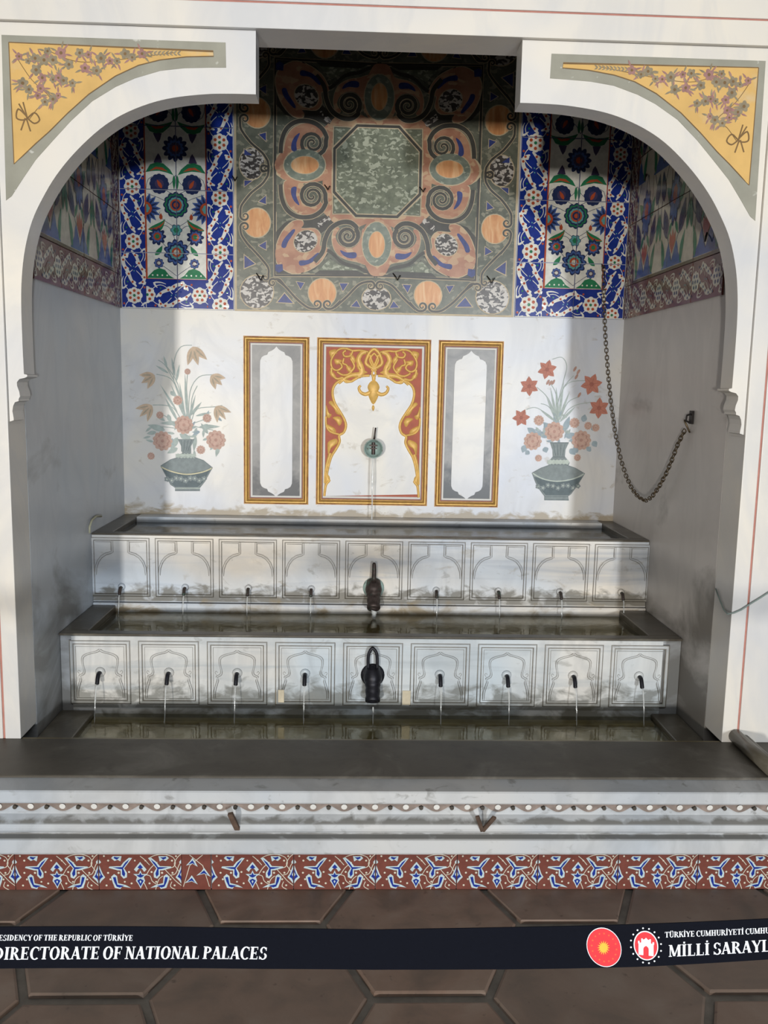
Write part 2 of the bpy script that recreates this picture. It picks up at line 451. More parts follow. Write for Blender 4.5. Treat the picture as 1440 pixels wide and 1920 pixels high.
g.box(-5, 5, YF+.004, YF+.14, 2.764, 2.773)
g.build('painted_groove', m_pinkred, wf)
ARC = [(.41, 2.435), (.48, 2.4345), (.56, 2.431), (.66, 2.418), (.74, 2.397), (.82, 2.363), (.89, 2.318), (.965, 2.25), (1.025, 2.18), (1.07, 2.11), (1.105, 2.04), (1.13, 1.955), (1.143, 1.87), (1.148, 1.79), (1.149, 1.68), (1.148, 1.568)]
CORB = [(1.138, 1.566), (1.138, 1.560), (1.146, 1.556), (1.163, 1.552), (1.171, 1.542), (1.171, 1.53), (1.165, 1.512), (1.163, 1.497), (1.168, 1.488), (1.168, 1.482), (1.180, 1.478), (1.186, 1.466), (1.189, 1.45), (1.186, 1.428), (1.186, 1.42), (1.199, 1.416), (1.199, 1.408)]
arcp = smooth(ARC, 4)
for sgn in (-1, 1):
    pts = [(.41, 2.619)]+arcp+CORB+[(1.1995, 2.619)]
    mb = MB(); mb.prism([(CX+sgn*a, b) for a, b in pts][::sgn], YF+.012, YF+.105)
    nh = len(pts); mb.m = [1 if all(i >= nh for i in f) else 0 for f in mb.f]     # slab back coloured dark as shade, cuts light bounced into the niche
    mb.build('arch_slab', [m_face, 'shade_black'], wf)
# porch roof and paving in front (out of frame, shapes the daylight)
mb = MB(); mb.box(-5, 5, -2.2, YF+.15, 3.7, 3.85); struct(mb.build('ceiling_porch', 'roof_plaster'))
mb = MB(); mb.box(-14, 14, -30, -9, -.3, -.02); struct(mb.build('ground', 'paving'))

# ============================================================ FLOOR: hexagonal terracotta tiles
hx, hz = .263, .293    # half width point, half depth
hexpts = [(-.145, -.293), (.145, -.293), (.277, 0), (.145, .293), (-.145, .293), (-.277, 0)]
def hexmesh(clipY=None):
    pts = hexpts
    if clipY is not None:
        q = []
        for i in range(6):
            a, b = pts[i], pts[(i+1) % 6]
            if a[1] <= clipY: q.append(a)
            if (a[1] <= clipY) != (b[1] <= clipY):
                t = (clipY-a[1])/(b[1]-a[1]); q.append((a[0]+(b[0]-a[0])*t, clipY))
        pts = q
    n = len(pts); c = (sum(p[0] for p in pts)/n, sum(p[1] for p in pts)/n)
    ins = [((p[0]-c[0])*.975+c[0], (p[1]-c[1])*.975+c[1]) for p in pts]
    v = [(x, y, -.012) for x, y in pts]+[(x, y, -.003) for x, y in pts]+[(x, y, 0) for x, y in ins]
    f = [(i, (i+1) % n, (i+1) % n+n, i+n) for i in range(n)]+[(i+n, (i+1) % n+n, (i+1) % n+2*n, i+2*n) for i in range(n)]+[tuple(range(2*n, 3*n))]
    me = bpy.data.meshes.new('floor_tile'); me.from_pydata(v, [], f); me.materials.append(m_terra); return me
hm = hexmesh(); cache = {}
for ci in range(-6, 8):
    x = -.22+.44*ci
    y0 = 2.35 if ci % 2 == 0 else 2.04
    for rj in range(-4, 3):
        y = y0-.31+.62*rj
        if y-.3 > 2.53 or y < .2: continue
        cl = None
        if y+.293 > 2.53: cl = round(2.53-y, 3)
        if cl is not None and cl < -.27: continue
        me = hm if cl is None else cache.setdefault(cl, hexmesh(cl))
        add('floor_tile', me, fl, (x, y, random.uniform(-.0015, .0015)), (random.uniform(-.003, .003), random.uniform(-.003, .003), 0))

# ============================================================ KERB
kb = thing('fountain_kerb', 'long marble kerb with scalloped moulding and a red tile skirting in front of the fountain', 'kerb', (0, 2.6, 0))
K = lambda pr: [(y-2.6, z) for y, z in pr]
prof = [(2.86, .0), (2.535, .0), (2.535, .128), (2.50, .134), (2.468, .150), (2.465, .156), (2.465, .196), (2.470, .200), (2.490, .203), (2.490, .212), (2.476, .216), (2.470, .224), (2.469, .232), (2.474, .242), (2.484, .250), (2.502, .262), (2.506, .270), (2.506, .300), (2.486, .303), (2.483, .308), (2.483, .339), (2.487, .343), (2.567, .345), (2.567, .12), (2.86, .12)]
MB().extx(K(prof), -5, 5).build('moulding', m_kerb, kb)
MB().extx(K([(2.568, .2), (2.568, .349), (2.571, .352), (2.70, .3525), (2.852, .351), (2.852, .2)]), -5, 5).build('slab', m_slab, kb)
MB().extx(K([(2.853, .12), (2.853, .349), (2.866, .349), (2.866, .12)]), XL+.001, XR-.001).build('inner_face', m_algae, kb)
# hanging scallops: one piece per lobe with a little drop between
plain('scallop_dirt', (70, 64, 56), .8); plain('scallop_stone', (128, 114, 105), .6, 0, .3, 30)
def scallop():
    pts = [(-.047, .0)]+[(-.047+.094*i/14, -.005-.021*(math.sin(PI*i/14)**1.4)) for i in range(15)]+[(.047, .0)]
    mb = MB(); mb.prism(pts, -.010, .004, 0)
    v = mb.tube([(-.047, .0, -.012), (-.047, -.014, -.013)], .0065, 10, 1)
    mb.tube([(0, -.013, -.010), (0, -.0135, -.0101)], [.0095, .0085], 10, 2)
    me = link_mesh('scallop', mb.v, mb.f, ['scallop_stone', 'scallop_dirt', 'white_marble_inlay'], mb.m)
    return me
sp = scallop(); k = 0
for i in range(-19, 25):
    o = sp if i == -19 else add('scallop', sp.data)
    o.parent = kb; o.location = (.083+.0935*i, 2.500-2.6+.004, .3005)
# skirting tiles
def skirt_tile():
    P = Paint(); c = 1/1105*.252; cz = .118/440
    def T(l): return [(x*c, (1400-y)*cz) for x, y in l]
    W, B, C = 'glaze_paleblue', 'glaze_blue', 'glaze_cream'
    L = lambda l, wd=2.2, m=C, z=2: P.stroke(smooth(T(l), 3), wd*.0010, m, z)
    L([(0, 985), (60, 1030), (125, 1095)]); L([(115, 1012), (200, 975), (330, 965), (440, 1000), (470, 1070), (440, 1120), (395, 1125)])
    L([(70, 1215), (130, 1230), (155, 1290), (210, 1330)]); L([(330, 1150), (400, 1220), (470, 1290), (552, 1350)])
    L([(552, 960), (500, 1000), (455, 1080), (500, 1150), (552, 1230)]); L([(40, 1300), (80, 1380), (85, 1400)]); L([(230, 1060), (140, 1130), (80, 1215)])
    L([(300, 1230), (240, 1280), (200, 1400)]); L([(420, 1300), (400, 1360), (470, 1400)]); L([(552, 1040), (510, 1110), (470, 1200), (400, 1220)])
    for shp, f in (([(0, 1055), (85, 1150), (52, 1178), (22, 1140), (0, 1135), (-22, 1140), (-52, 1178), (-85, 1150)], 1),
                   ([(0, 1160), (22, 1205), (95, 1205), (45, 1240), (62, 1290), (30, 1330), (0, 1385), (-30, 1330), (-62, 1290), (-45, 1240), (-95, 1205), (-22, 1205)], 1)):
        P.poly(T(shp), W, 3)
    P.poly(T([(0, 1085), (38, 1125), (0, 1142), (-38, 1125)]), B, 4)
    P.poly(T([(0, 1185), (16, 1215), (55, 1216), (26, 1240), (0, 1250), (-26, 1240), (-55, 1216), (-16, 1215)]), B, 4)
    P.poly(T([(-44, 1285), (0, 1262), (44, 1285), (0, 1360)]), B, 4); P.poly(T([(-13, 1295), (0, 1282), (13, 1295), (0, 1320)]), W, 5)
    for s in (1, -1):
        S = lambda l: T([(s*x, y) for x, y in l])
        P.poly(S([(105, 1008), (150, 1005), (220, 1060), (262, 1108), (410, 1112), (420, 1130), (300, 1160), (262, 1160), (262, 1225), (225, 1262), (180, 1245), (178, 1190), (215, 1135), (150, 1060)]), W, 3)
        P.poly(S([(140, 1022), (200, 1065), (240, 1120), (370, 1122), (285, 1142), (245, 1145), (245, 1210), (215, 1240), (200, 1200), (228, 1135), (165, 1060)]), B, 4)
        P.poly(S([(130, 1375), (200, 1340), (300, 1318), (312, 1230), (350, 1205), (392, 1240), (375, 1300), (345, 1375), (270, 1390), (250, 1360)]), W, 3)
        P.poly(S([(215, 1350), (310, 1335), (330, 1240), (368, 1245), (352, 1300), (320, 1360), (280, 1372)]), B, 4)
        P.poly(S([(245, 985), (360, 985), (385, 1010), (340, 1045), (300, 1030), (262, 1050)]), W, 3)
        P.poly(S([(268, 997), (300, 1000), (345, 992), (350, 1010), (310, 1030)]), B, 4)
        P.poly(S([(470, 1245), (500, 1205), (552, 1085), (552, 1330), (520, 1290)]), W, 3)
        P.poly(S([(495, 1238), (520, 1205), (552, 1125), (552, 1170), (530, 1215), (552, 1240), (552, 1300), (530, 1260)]), B, 4)
        P.poly(S([(520, 1060), (552, 1020), (552, 1085)]), W, 3)
        for a, b, r in ((150, 1180, 12), (290, 1190, 13), (430, 1190, 12), (425, 1040, 12), (120, 1320, 12), (455, 1345, 12), (210, 1300, 11), (480, 985, 11), (70, 1040, 10), (400, 1270, 12)):
            P.disc(s*a*c, (1400-b)*cz, r*.00027, C, 3, n=8)
    me = MB(); names = ['glaze_brick']; me.box(-.1255, .1255, -.008, .01, 0, .122, 0)
    P.clip(-.1245, .1245, .0008, .1212).into(me, names, -.0085)
    o = me.build('tile', names); return o
def reparent(o, p, loc): o.parent = p; o.location = loc; return o
st = skirt_tile()
for i in range(-8, 9):
    o = st if i == -8 else add('tile', st.data)
    x = .216+.2532*i
    if i <= -3: x -= .09
    reparent(o, kb, (x, 2.534-2.6, .001))
# half tile filling the break left of centre
P = MB(); P.box(-.044, .044, -.008, .01, 0, .122); hf = Paint()
for dx_, dy_, r_ in ((-.018, .03, 1), (.02, .055, 1.1), (-.015, .088, .9)):
    hf.poly([(dx_-.018*r_, dy_-.008), (dx_+.004, dy_-.002), (dx_+.022*r_, dy_-.012), (dx_+.012, dy_+.006), (dx_+.004, dy_+.018), (dx_-.004, dy_+.006)], 'glaze_paleblue', 3)
    hf.poly([(dx_-.010*r_, dy_-.004), (dx_+.004, dy_+.0), (dx_+.014*r_, dy_-.006), (dx_+.004, dy_+.010)], 'glaze_blue', 4)
hf.stroke([(-.04, .01), (-.02, .08), (.02, .115)], .002, 'glaze_cream', 2); hf.stroke([(.04, .01), (.02, .08), (-.02, .115)], .002, 'glaze_cream', 2)
nm = ['glaze_brick']; hf.into(P, nm, -.0085); P.build('tile', nm, kb, loc=(.216+.2532*-2-.1725, 2.534-2.6, .001))
# roll moulding returning on the right of the kerb top
mb = MB()
mb.tube([(XR+.045, 2.575, .376), (XR+.045, 2.845, .376)], .024, 14)
mb.tube([(XR+.082, 2.575, .366), (XR+.082, 2.845, .366)], .014, 10)
tag(mb.build('roll_moulding', m_rim, smooth=True), 'rounded stone roll moulding lying on the kerb at the foot of the right pier', 'moulding')
# broken iron cramps on the kerb
def strap(pts, wd, th):
    mb = MB()
    for a, b in zip(pts[:-1], pts[1:]):
        a, b = Vector(a), Vector(b); d = (b-a).normalized(); s_ = Vector((1, 0, 0)); s_ = (s_-d*s_.dot(d)).normalized(); n_ = d.cross(s_)
        v = [p+s_*wd*i+n_*th*j for p in (a, b) for i, j in ((-.5, -.5), (.5, -.5), (.5, .5), (-.5, .5))]
        mb.addp(v, [(0, 1, 2, 3)[::-1], (4, 5, 6, 7), (0, 1, 5, 4), (1, 2, 6, 5), (2, 3, 7, 6), (3, 0, 4, 7)])
    return mb
p = on(441, 1545, 1, 2.47)
mb = strap([(-.012, -.022, .045), (.006, -.004, -.012), (.006, .015, -.02)], .016, .012)
tag(mb.build('iron_cramp', 'rust', loc=p, bevel=.002), 'single rusty iron stub set in the kerb moulding left of centre', 'bracket')
p = on(905, 1545, 1, 2.47)
mb = strap([(-.022, -.03, .04), (.0, 0, -.022)], .012, .008); mb2 = strap([(.030, -.03, .038), (.0, 0, -.022)], .013, .008)
mb.addp(mb2.v, mb2.f)
tag(mb.build('iron_cramp', 'rust', loc=p, bevel=.0015), 'V shaped rusty iron cramp on the kerb moulding right of centre', 'bracket')

# ============================================================ BASINS
def spout_mesh(ln, drop, r):
    mb = MB(); pts = [(0, .01, 0), (0, -ln*.45, .002), (0, -ln*.75, -drop*.3), (0, -ln, -drop)]
    sp_ = smooth([(p[1], p[2]) for p in pts], 4)
    mb.tube([(0, a, b) for a, b in sp_], r, 12)
    e = Vector((0, sp_[-1][0], sp_[-1][1])); 
    mb.tube([e+Vector((0, -.0005, -.0008)), e+Vector((0, .004, .004))], r*.7, 10, 1)  # dark plug painted as the shade inside the mouth
    return mb
def ringframe(mb, hw, z0, z1, wd, y0, y1, mi=0):
    o = [(-hw, z0), (hw, z0), (hw, z1), (-hw, z1)]; i = [(-hw+wd, z0+wd), (hw-wd, z0+wd), (hw-wd, z1-wd), (-hw+wd, z1-wd)]
    b = .0025
    oo = [(x*(1-b/hw), z+(b if k < 2 else -b)) for k, (x, z) in enumerate(o)]; ii = [(x*(1+b/hw), z-(b if k < 2 else -b)) for k, (x, z) in enumerate(i)]
    v = [(x, y1, z) for x, z in o]+[(x, y0, z) for x, z in oo]+[(x, y0, z) for x, z in ii]+[(x, y1, z) for x, z in i]
    f = []
    for k in range(4):
        j = (k+1) % 4
        for a in (0, 4, 8): f.append((a+k, a+j, a+4+j, a+4+k))
    mb.addp(v, f, mi)
def rib(mb, pts, wd, h, mi=0):
    """raised rounded rib along a path in X-Z on the plane y=0"""
    pts = [Vector((p[0], p[1])) for p in pts]; n = len(pts); v = []
    for i in range(n):
        d = (pts[min(i+1, n-1)]-pts[max(i-1, 0)]).normalized(); q = Vector((-d.y, d.x))
        for s_, hh in ((-.5, 0), (-.25, h), (.25, h), (.5, 0)):
            p = pts[i]+q*wd*s_; v.append((p.x, -hh, p.y))
    f = [(i*4+k, (i+1)*4+k, (i+1)*4+k+1, i*4+k+1) for i in range(n-1) for k in range(3)]
    mb.addp(v, f, mi)
def dirtline(P, pts, wd=.0022, closed=False): P.stroke(pts, wd, 'groove_dirt', 1, closed)
def panel1():
    mb = MB(); ringframe(mb, .122, -.036, .217, .010, -.0035, 0)
    P = Paint(.0003); hw = .1225
    dirtline(P, [(-hw, -.0365), (hw, -.0365), (hw, .2175), (-hw, .2175)], .0026, True)
    dirtline(P, [(-.111, -.025), (.111, -.025), (.111, .206), (-.111, .206)], .0022, True)
    for s in (-1, 1):
        a = [(s*.034, .205), (s*.034, .155), (s*.045, .152), (s*.062, .147), (s*.08, .135), (s*.095, .115), (s*.104, .09), (s*.107, .06)]
        rib(mb, a, .007, .003)
        dirtline(P, [(x-s*.0035, z-(.0 if i < 2 else .004)) for i, (x, z) in enumerate(a)], .0014)
        dirtline(P, [(x+s*.0035, z+(.0 if i < 1 else .004)) for i, (x, z) in enumerate(a)], .0012)
        dirtline(P, [(s*.1045, .200), (s*.040, .200), (s*.040, .163)], .0012)
    nm = [m_b1]; names = ['x']; P.into(mb, names, -.0002)
    return mb, [m_b1, m_dirt]
def panel2():
    mb = MB(); ringframe(mb, .113, -.122, .126, .012, -.004, 0)
    P = Paint(.0003)
    dirtline(P, [(-.1135, -.1225), (.1135, -.1225), (.1135, .1265), (-.1135, .1265)], .003, True)
    dirtline(P, [(-.1, -.109), (.1, -.109), (.1, .113), (-.1, .113)], .003, True)
    dirtline(P, [(-.091, -.1), (.091, -.1), (.091, .104), (-.091, .104)], .0013, True)
    for s in (-1, 1):
        a = smooth([(0, .092), (s*.012, .084), (s*.035, .078), (s*.056, .070), (s*.066, .058), (s*.066, .036), (s*.060, .01), (s*.064, -.004), (s*.078, -.012), (s*.074, -.024), (s*.08, -.045), (s*.086, -.07), (s*.087, -.095)], 3)
        rib(mb, a, .006, .003)
        dirtline(P, [(x-s*.0035, z-.003) for x, z in a], .0013); dirtline(P, [(x+s*.0035, z+.002) for x, z in a], .0011)
        dirtline(P, smooth([(s*.079, -.004), (s*.085, .004), (s*.08, .01), (s*.075, .004)], 3), .0012)
    names = ['x']; P.into(mb, names, -.0002)
    return mb, [m_b2, m_dirt]
ORD = ['leftmost', 'second from the left', 'third from the left', 'fourth from the left', 'middle', 'fourth from the right', 'third from the right', 'second from the right', 'rightmost']
def hang(pts0, n=10):
    pass
def jet(name, x, y, z, ln, r, out, label, grp):
    pts = []; rs = []; n = 12
    for i in range(n+1):
        t = i/n; pts.append((0+random.uniform(-.0006, .0006), -out*math.sqrt(t), -ln*t)); rs.append(r*(1-.45*t)*random.uniform(.75, 1.25))
    mb = MB(); mb.tube(pts, rs, 8)
    for k in range(5):
        t = random.uniform(.25, 1); q = Vector((random.uniform(-.003, .003), -out*math.sqrt(t), -ln*t)); d = r*random.uniform(.5, .9)
        mb.tube([q+Vector((0, 0, d)), q, q-Vector((0, 0, d))], [d*.3, d, d*.3], 6)
    return tag(mb.build(name, 'falling_water', smooth=True, loc=(x, y, z)), label, 'water', grp)

# --- upper basin
Y1 = 3.70
b1 = thing('fountain_basin', 'upper marble basin with nine arch carved panels and small spouts', 'basin', (CX, Y1, .5))
def L1(x0, x1, y0, y1, z0, z1): return (x0-CX, x1-CX, y0-Y1, y1-Y1, z0-.5, z1-.5)
mb = MB(); mb.box(*L1(XL+.002, XR-.002, Y1, Y1+.04, .615, .905)); mb.build('front', m_b1, b1)
mb = MB(); mb.box(*L1(XL+.002, XR-.002, Y1-.006, Y1+.04, .905, .913)); mb.box(*L1(XL+.002, XL+.08, Y1+.04, YB-.002, .86, .913)); mb.box(*L1(XR-.08, XR-.002, Y1+.04, YB-.002, .86, .913))
mb.build('rim', m_rim, b1, bevel=.003)
mb = MB(); mb.box(*L1(XL+.08, XR-.08, YB-.10, YB-.002, .86, .916)); mb.build('back_ledge', m_b1, b1, bevel=.004)
mb = MB(); mb.box(*L1(XL+.002, XR-.002, Y1-.012, Y1+.07, .45, .612)); mb.build('plinth', m_b1, b1, bevel=.003)
mb = MB(); mb.box(*L1(XL+.002, XR-.002, Y1+.07, YB-.002, .78, .83)); mb.build('basin_bed', m_rim, b1)
pm, pmat = panel1(); sm = spout_mesh(.038, .022, .0068)
pme = sme = None; X1 = [CX+.003+.2705*(i-4) for i in range(9)]
for i, x in enumerate(X1):
    if pme is None:
        o = pm.build('carved_panel', pmat, b1); pme = o.data
    else: o = add('carved_panel', pme, b1)
    o.location = (x-CX, -.0005, .675-.5)
    if i == 4: continue
    if sme is None: o = sm.build('spout', ['tap_bronze', 'shade_black'], b1, True); sme = o.data
    else: o = add('spout', sme, b1)
    o.location = (x-CX+.002, 0, .677-.5)
    bo = MB(); bo.tube([(0, .002, 0), (0, -.006, 0), (0, -.009, -.001)], [.017, .014, .009], 12); bo.build('spout_boss', m_b1, o, True, (0, 0, .003))
    jet('water_jet', x+.002, Y1-.04, .653, .088, .0028, .022, 'thin water jet from the %s small spout of the upper basin' % ORD[i], 'jets of the upper basin')
# --- middle basin
Y2 = 3.255
b2 = thing('fountain_basin', 'middle marble basin with nine ogee carved square panels and dark spouts', 'basin', (CX, Y2, .2))
def L2(x0, x1, y0, y1, z0, z1): return (x0-CX, x1-CX, y0-Y2, y1-Y2, z0-.2, z1-.2)
mb = MB(); mb.box(*L2(XL+.045, XR-.075, Y2, Y2+.04, .2, .592)); mb.build('front', m_b2, b2, bevel=.003)
for q_ in ((XL+.002, XL+.043), (XR-.073, XR-.002)):
    mb = MB(); mb.box(*L2(q_[0], q_[1], Y2+.012, Y2+.04, .2, .592)); mb.build('end_block', m_side, b2)
mb = MB(); mb.box(*L2(XL+.002, XR-.002, Y2-.008, Y2+.04, .594, .603)); mb.box(*L2(XL+.002, XL+.10, Y2+.04, Y1-.014, .5, .603)); mb.box(*L2(XR-.12, XR-.002, Y2+.04, Y1-.014, .5, .603))
mb.build('rim', m_rim, b2, bevel=.004)
mb = MB(); mb.box(*L2(XL+.002, XR-.002, Y2+.04, Y1-.014, .46, .53)); mb.build('basin_bed', m_bed, b2)
pm, pmat = panel2(); sm = spout_mesh(.046, .030, .008); pme = sme = None
X2 = [CX-.006+.2603*(i-4) for i in range(9)]
for i, x in enumerate(X2):
    if pme is None:
        o = pm.build('carved_panel', pmat, b2); pme = o.data
    else: o = add('carved_panel', pme, b2)
    o.location = (x-CX, -.0005, .447-.2)
    if i == 4: continue
    if sme is None: o = sm.build('spout', ['tap_black', 'shade_black'], b2, True); sme = o.data
    else: o = add('spout', sme, b2)
    o.location = (x-CX, 0, .448-.2)
    bo = MB(); bo.tube([(0, .002, 0), (0, -.005, 0), (0, -.008, -.001)], [.021, .017, .010], 12); bo.build('spout_boss', m_b2, o, True, (0, 0, .002))
    jet('water_jet', x, Y2-.047, .418, .138, .0030, .045, 'falling water jet from the %s black spout of the middle basin' % ORD[i], 'jets of the middle basin')
for xx, mt in ((574, m_back), (757, None)):
    pass
mb = MB(); a = on(525, 1303, 1, Y2); b = on(762, 1303, 1, Y2)
plain('patch_marble', (196, 184, 158), .5)
for q_ in (a.x-CX, b.x-CX):
    mb = MB(); mb.box(q_-.016, q_+.016, -.004, .002, .328-.2, .385-.2); mb.build('marble_patch', 'patch_marble', b2, bevel=.001)
# --- lowest trough
b3 = thing('fountain_basin', 'lowest trough behind the kerb with olive water over mossy stone', 'basin', (CX, 3.05, 0))
mb = MB(); mb.box(XL+.002-CX, XR-.002-CX, 2.868-3.05, Y2-.002-3.05, .12, .255); mb.build('basin_bed', m_bed, b3)
for q_ in ((XL+.002-CX, XL+.13-CX), (XR-.11-CX, XR-.002-CX)):
    mb = MB(); mb.box(q_[0], q_[1], 2.868-3.05, Y2-.002-3.05, .2, .300); mb.build('side_ledge', m_rim, b3, bevel=.006)
mb = MB(); mb.box(XL+.06-CX, XR-.08-CX, Y2-.055-3.05, Y2-.002-3.05,   .2, .274); mb.build('foot_ledge', m_bed, b3, bevel=.008)
# water surfaces
def pool(x0, x1, y0, y1, z, m, label):
    mb = MB(); mb.box(x0, x1, y0, y1, z-.001, z)
    o = mb.build('pool_water', m); tag(o, label, 'water', kind='stuff')
pool(XL+.082, XR-.082, Y1+.042, YB-.102, .892, 'clear_water', 'dark still water filling the upper basin')
pool(XL+.102, XR-.122, Y2+.042, Y1-.014, .575, 'pool_water', 'olive brown water in the middle basin')
pool(XL+.132, XR-.112, 2.869, Y2-.003, .286, 'pool_water', 'olive water in the lowest trough behind the kerb')

# --- big taps
def lathe_y(mb, prof, n=20, mi=0, c=(0, 0, 0), tilt=0):
    """prof = (distance forward, radius); axis towards -Y tilted down by tilt"""
    ax = Vector((0, -math.cos(tilt), -math.sin(tilt))); c = Vector(c)
    a = Vector((1, 0, 0)); b = ax.cross(a); v = []
    for d, r in prof:
        for k in range(n):
            t = 2*PI*k/n; v.append(c+ax*d+(a*math.cos(t)+b*math.sin(t))*r)
    f = [(i*n+k, i*n+(k+1) % n, (i+1)*n+(k+1) % n, (i+1)*n+k) for i in range(len(prof)-1) for k in range(n)]
    f += [tuple(range(n))[::-1], tuple(range((len(prof)-1)*n, len(prof)*n))]
    mb.addp(v, f, mi)
def big_tap(par, x, y, z, body, plate, kind):
    mb = MB(); lathe_y(mb, [(0, .046), (.004, .046), (.008, .040), (.010, .03)], 24, c=(x, y, z)); par = mb.build('tap', plate, par, True)
    mb = MB(); T = .85 if kind == 1 else 1.0
    lathe_y(mb, [(-.02, .030), (.0, .033), (.02, .036), (.034, .033), (.04, .029), (.047, .031), (.053, .028), (.06, .027), (.068, .029), (.076, .028), (.09, .026), (.098, .029), (.108, .0285), (.112, .026), (.1121, .020), (.10, .018), (.099, .001)], 24, c=(x, y-.012, z+.012), tilt=T)
    mb.build('nozzle', body, par, True)
    mb = MB()
    ty = y-.03
    if kind == 1:
        mb.tube([(x, ty, z+.03), (x, ty-.004, z+.05), (x+.001, ty-.004, z+.085), (x, ty-.004, z+.112), (x, ty-.003, z+.118)], [.011, .010, .009, .008, .004], 10)
    else:
        pts = smooth([(-.018, .035), (-.019, .075), (-.014, .102), (-.002, .115), (.012, .098), (.016, .07), (.016, .035)], 4)
        mb.tube([(x+a, ty, z+b) for a, b in pts], .0062, 8)
    mb.build('lever', body, par, True)
big_tap(b1, X1[4]-CX, 0, .688-.5, 'tap_bronze', 'verdigris', 1)
big_tap(b2, X2[4]-CX+.0, 0, .447-.2, 'tap_black', 'tap_black', 2)
jet('water_jet', X1[4]+.002, Y1-.088, .608, .04, .012, .003, 'wide splashing water from the bronze tap of the upper basin', None)
jet('water_jet', X2[4]+.002, Y2-.085, .35, .08, .003, .004, 'thin water thread under the black looped tap of the middle basin', None)
# top faucet: verdigris bowl with lever on the gilded panel
p = on(700, 841, 1, 4.20)
fc = thing('wall_faucet', 'round verdigris bronze faucet with thin lever on the gilded centre panel', 'faucet', (p.x, 4.243, p.z))
mb = MB(); lathe_y(mb, [(.0, .020), (.03, .022), (.045, .034), (.055, .043), (.066, .046), (.070, .0445), (.069, .042), (.058, .038), (.048, .028), (.044, .012), (.0438, .001)], 28); mb.build('bowl', 'verdigris', fc, True)
mb = MB(); mb.box(-.018, .018, -.062, -.052, .012, .019); mb.box(-.016, .016, -.060, -.050, -.002, .004); mb.tube([(0, -.05, .030), (0, -.055, -.028)], .009, 10); mb.build('inner_bar', 'tap_bronze', fc, bevel=.001)
mb = MB(); mb.tube([(.003, -.035, .035), (.005, -.038, .06), (.009, -.040, .100)], [.0055, .0045, .0035], 8); mb.build('lever', 'tap_bronze', fc, True)
jet('water_jet', p.x-.002, 4.243-.06, p.z-.040, p.z-.040-.895, .006, .012, 'long water stream falling from the round faucet into the upper basin', None)

# ============================================================ BACK WALL: tile panels
def ring_flower(P, x, y, r, cols, k=10, d=.2, ry=None):
    ry = ry or r
    P.flower(x, y, r*1.08, k, 'glaze_navy', 4, d, ry*1.08)
    for i, c_ in enumerate(cols):
        f = 1-i/(len(cols)+.0)*.95; P.flower(x, y, r*f*.95, k, c_, 5+i, d*(1-.2*i), ry*f*.95)
def border(P, n0, n1, per, wd, T, ground_dot='glaze_red', white='glaze_white', acc='glaze_turquoise', bud='glaze_green', gr='glaze_blue'):
    """rosette and cloud-scroll border along u, T maps (u,v) to panel coordinates"""
    Q = Paint(); h = wd/2
    for i in range(n0, n1):
        u = i*per; s = 1 if i % 2 == 0 else -1; s = 1
        k = per/.245; a = wd/.115
        # big swinging stems
        for sg in (1, -1):
            Q.stroke([(u+per*t, sg*h*.74*math.sin(PI*2*t)) for t in [j/20 for j in range(21)]], .0028*a, white, 2)
        Q.flower(u, 0, .036*a, 8, white, 4, .12)
        Q.disc(u, 0, .0065*a, bud, 5, n=8)
        for j in range(6): Q.disc(u+.0205*a*math.cos(j*PI/3), .0205*a*math.sin(j*PI/3), .0068*a, ground_dot, 5, n=7)
        cu = u+per/2
        for sg in (1, -1):
            # cloud band
            path = smooth([(cu-sg*.082*k, -sg*.010*a), (cu-sg*.052*k, sg*.012*a), (cu-sg*.015*k, sg*.026*a), (cu+sg*.02*k, sg*.044*a), (cu+sg*.055*k, sg*.042*a), (cu+sg*.068*k, sg*.02*a)], 4)
            n = len(path); Q.stroke(path, [.003*a+.0125*a*math.sin(PI*min(1, (j+.6)/(n)))**.6 for j in range(n)], white, 3)
            for j, t in enumerate((.18, .36, .54, .72, .88)):
                q = path[int(t*(n-1))]; sgn2 = 1 if j % 2 else -1
                Q.flower(q[0]+.004*sgn2, q[1]+sgn2*.006*a, .0092*a, 5, white, 3, .2)
                Q.disc(q[0], q[1], .0052*a, ground_dot, 5, n=7)
            Q.stroke(smooth([(cu-sg*.075*k, sg*.03*a), (cu-sg*.09*k, sg*.05*a), (cu-sg*.06*k, sg*.053*a), (cu-sg*.035*k, sg*.046*a)], 3), [.003*a, .006*a, .008*a, .007*a, .006*a, .006*a, .005*a, .004*a, .003*a, .002*a], white, 3)
            Q.leaf(cu-sg*.035*k, -sg*.012*a, cu+sg*.05*k, sg*.02*a, .012*a, gr, 4)
            Q.disc(cu+sg*.01*k, sg*.001, .003*a, acc, 5, n=6); Q.disc(cu-sg*.06*k, sg*.028*a, .004*a, bud, 5, n=6)
            Q.disc(cu+sg*.085*k, sg*.045*a, .005*a, ground_dot, 5, n=6)
    P.ins(Q, T)
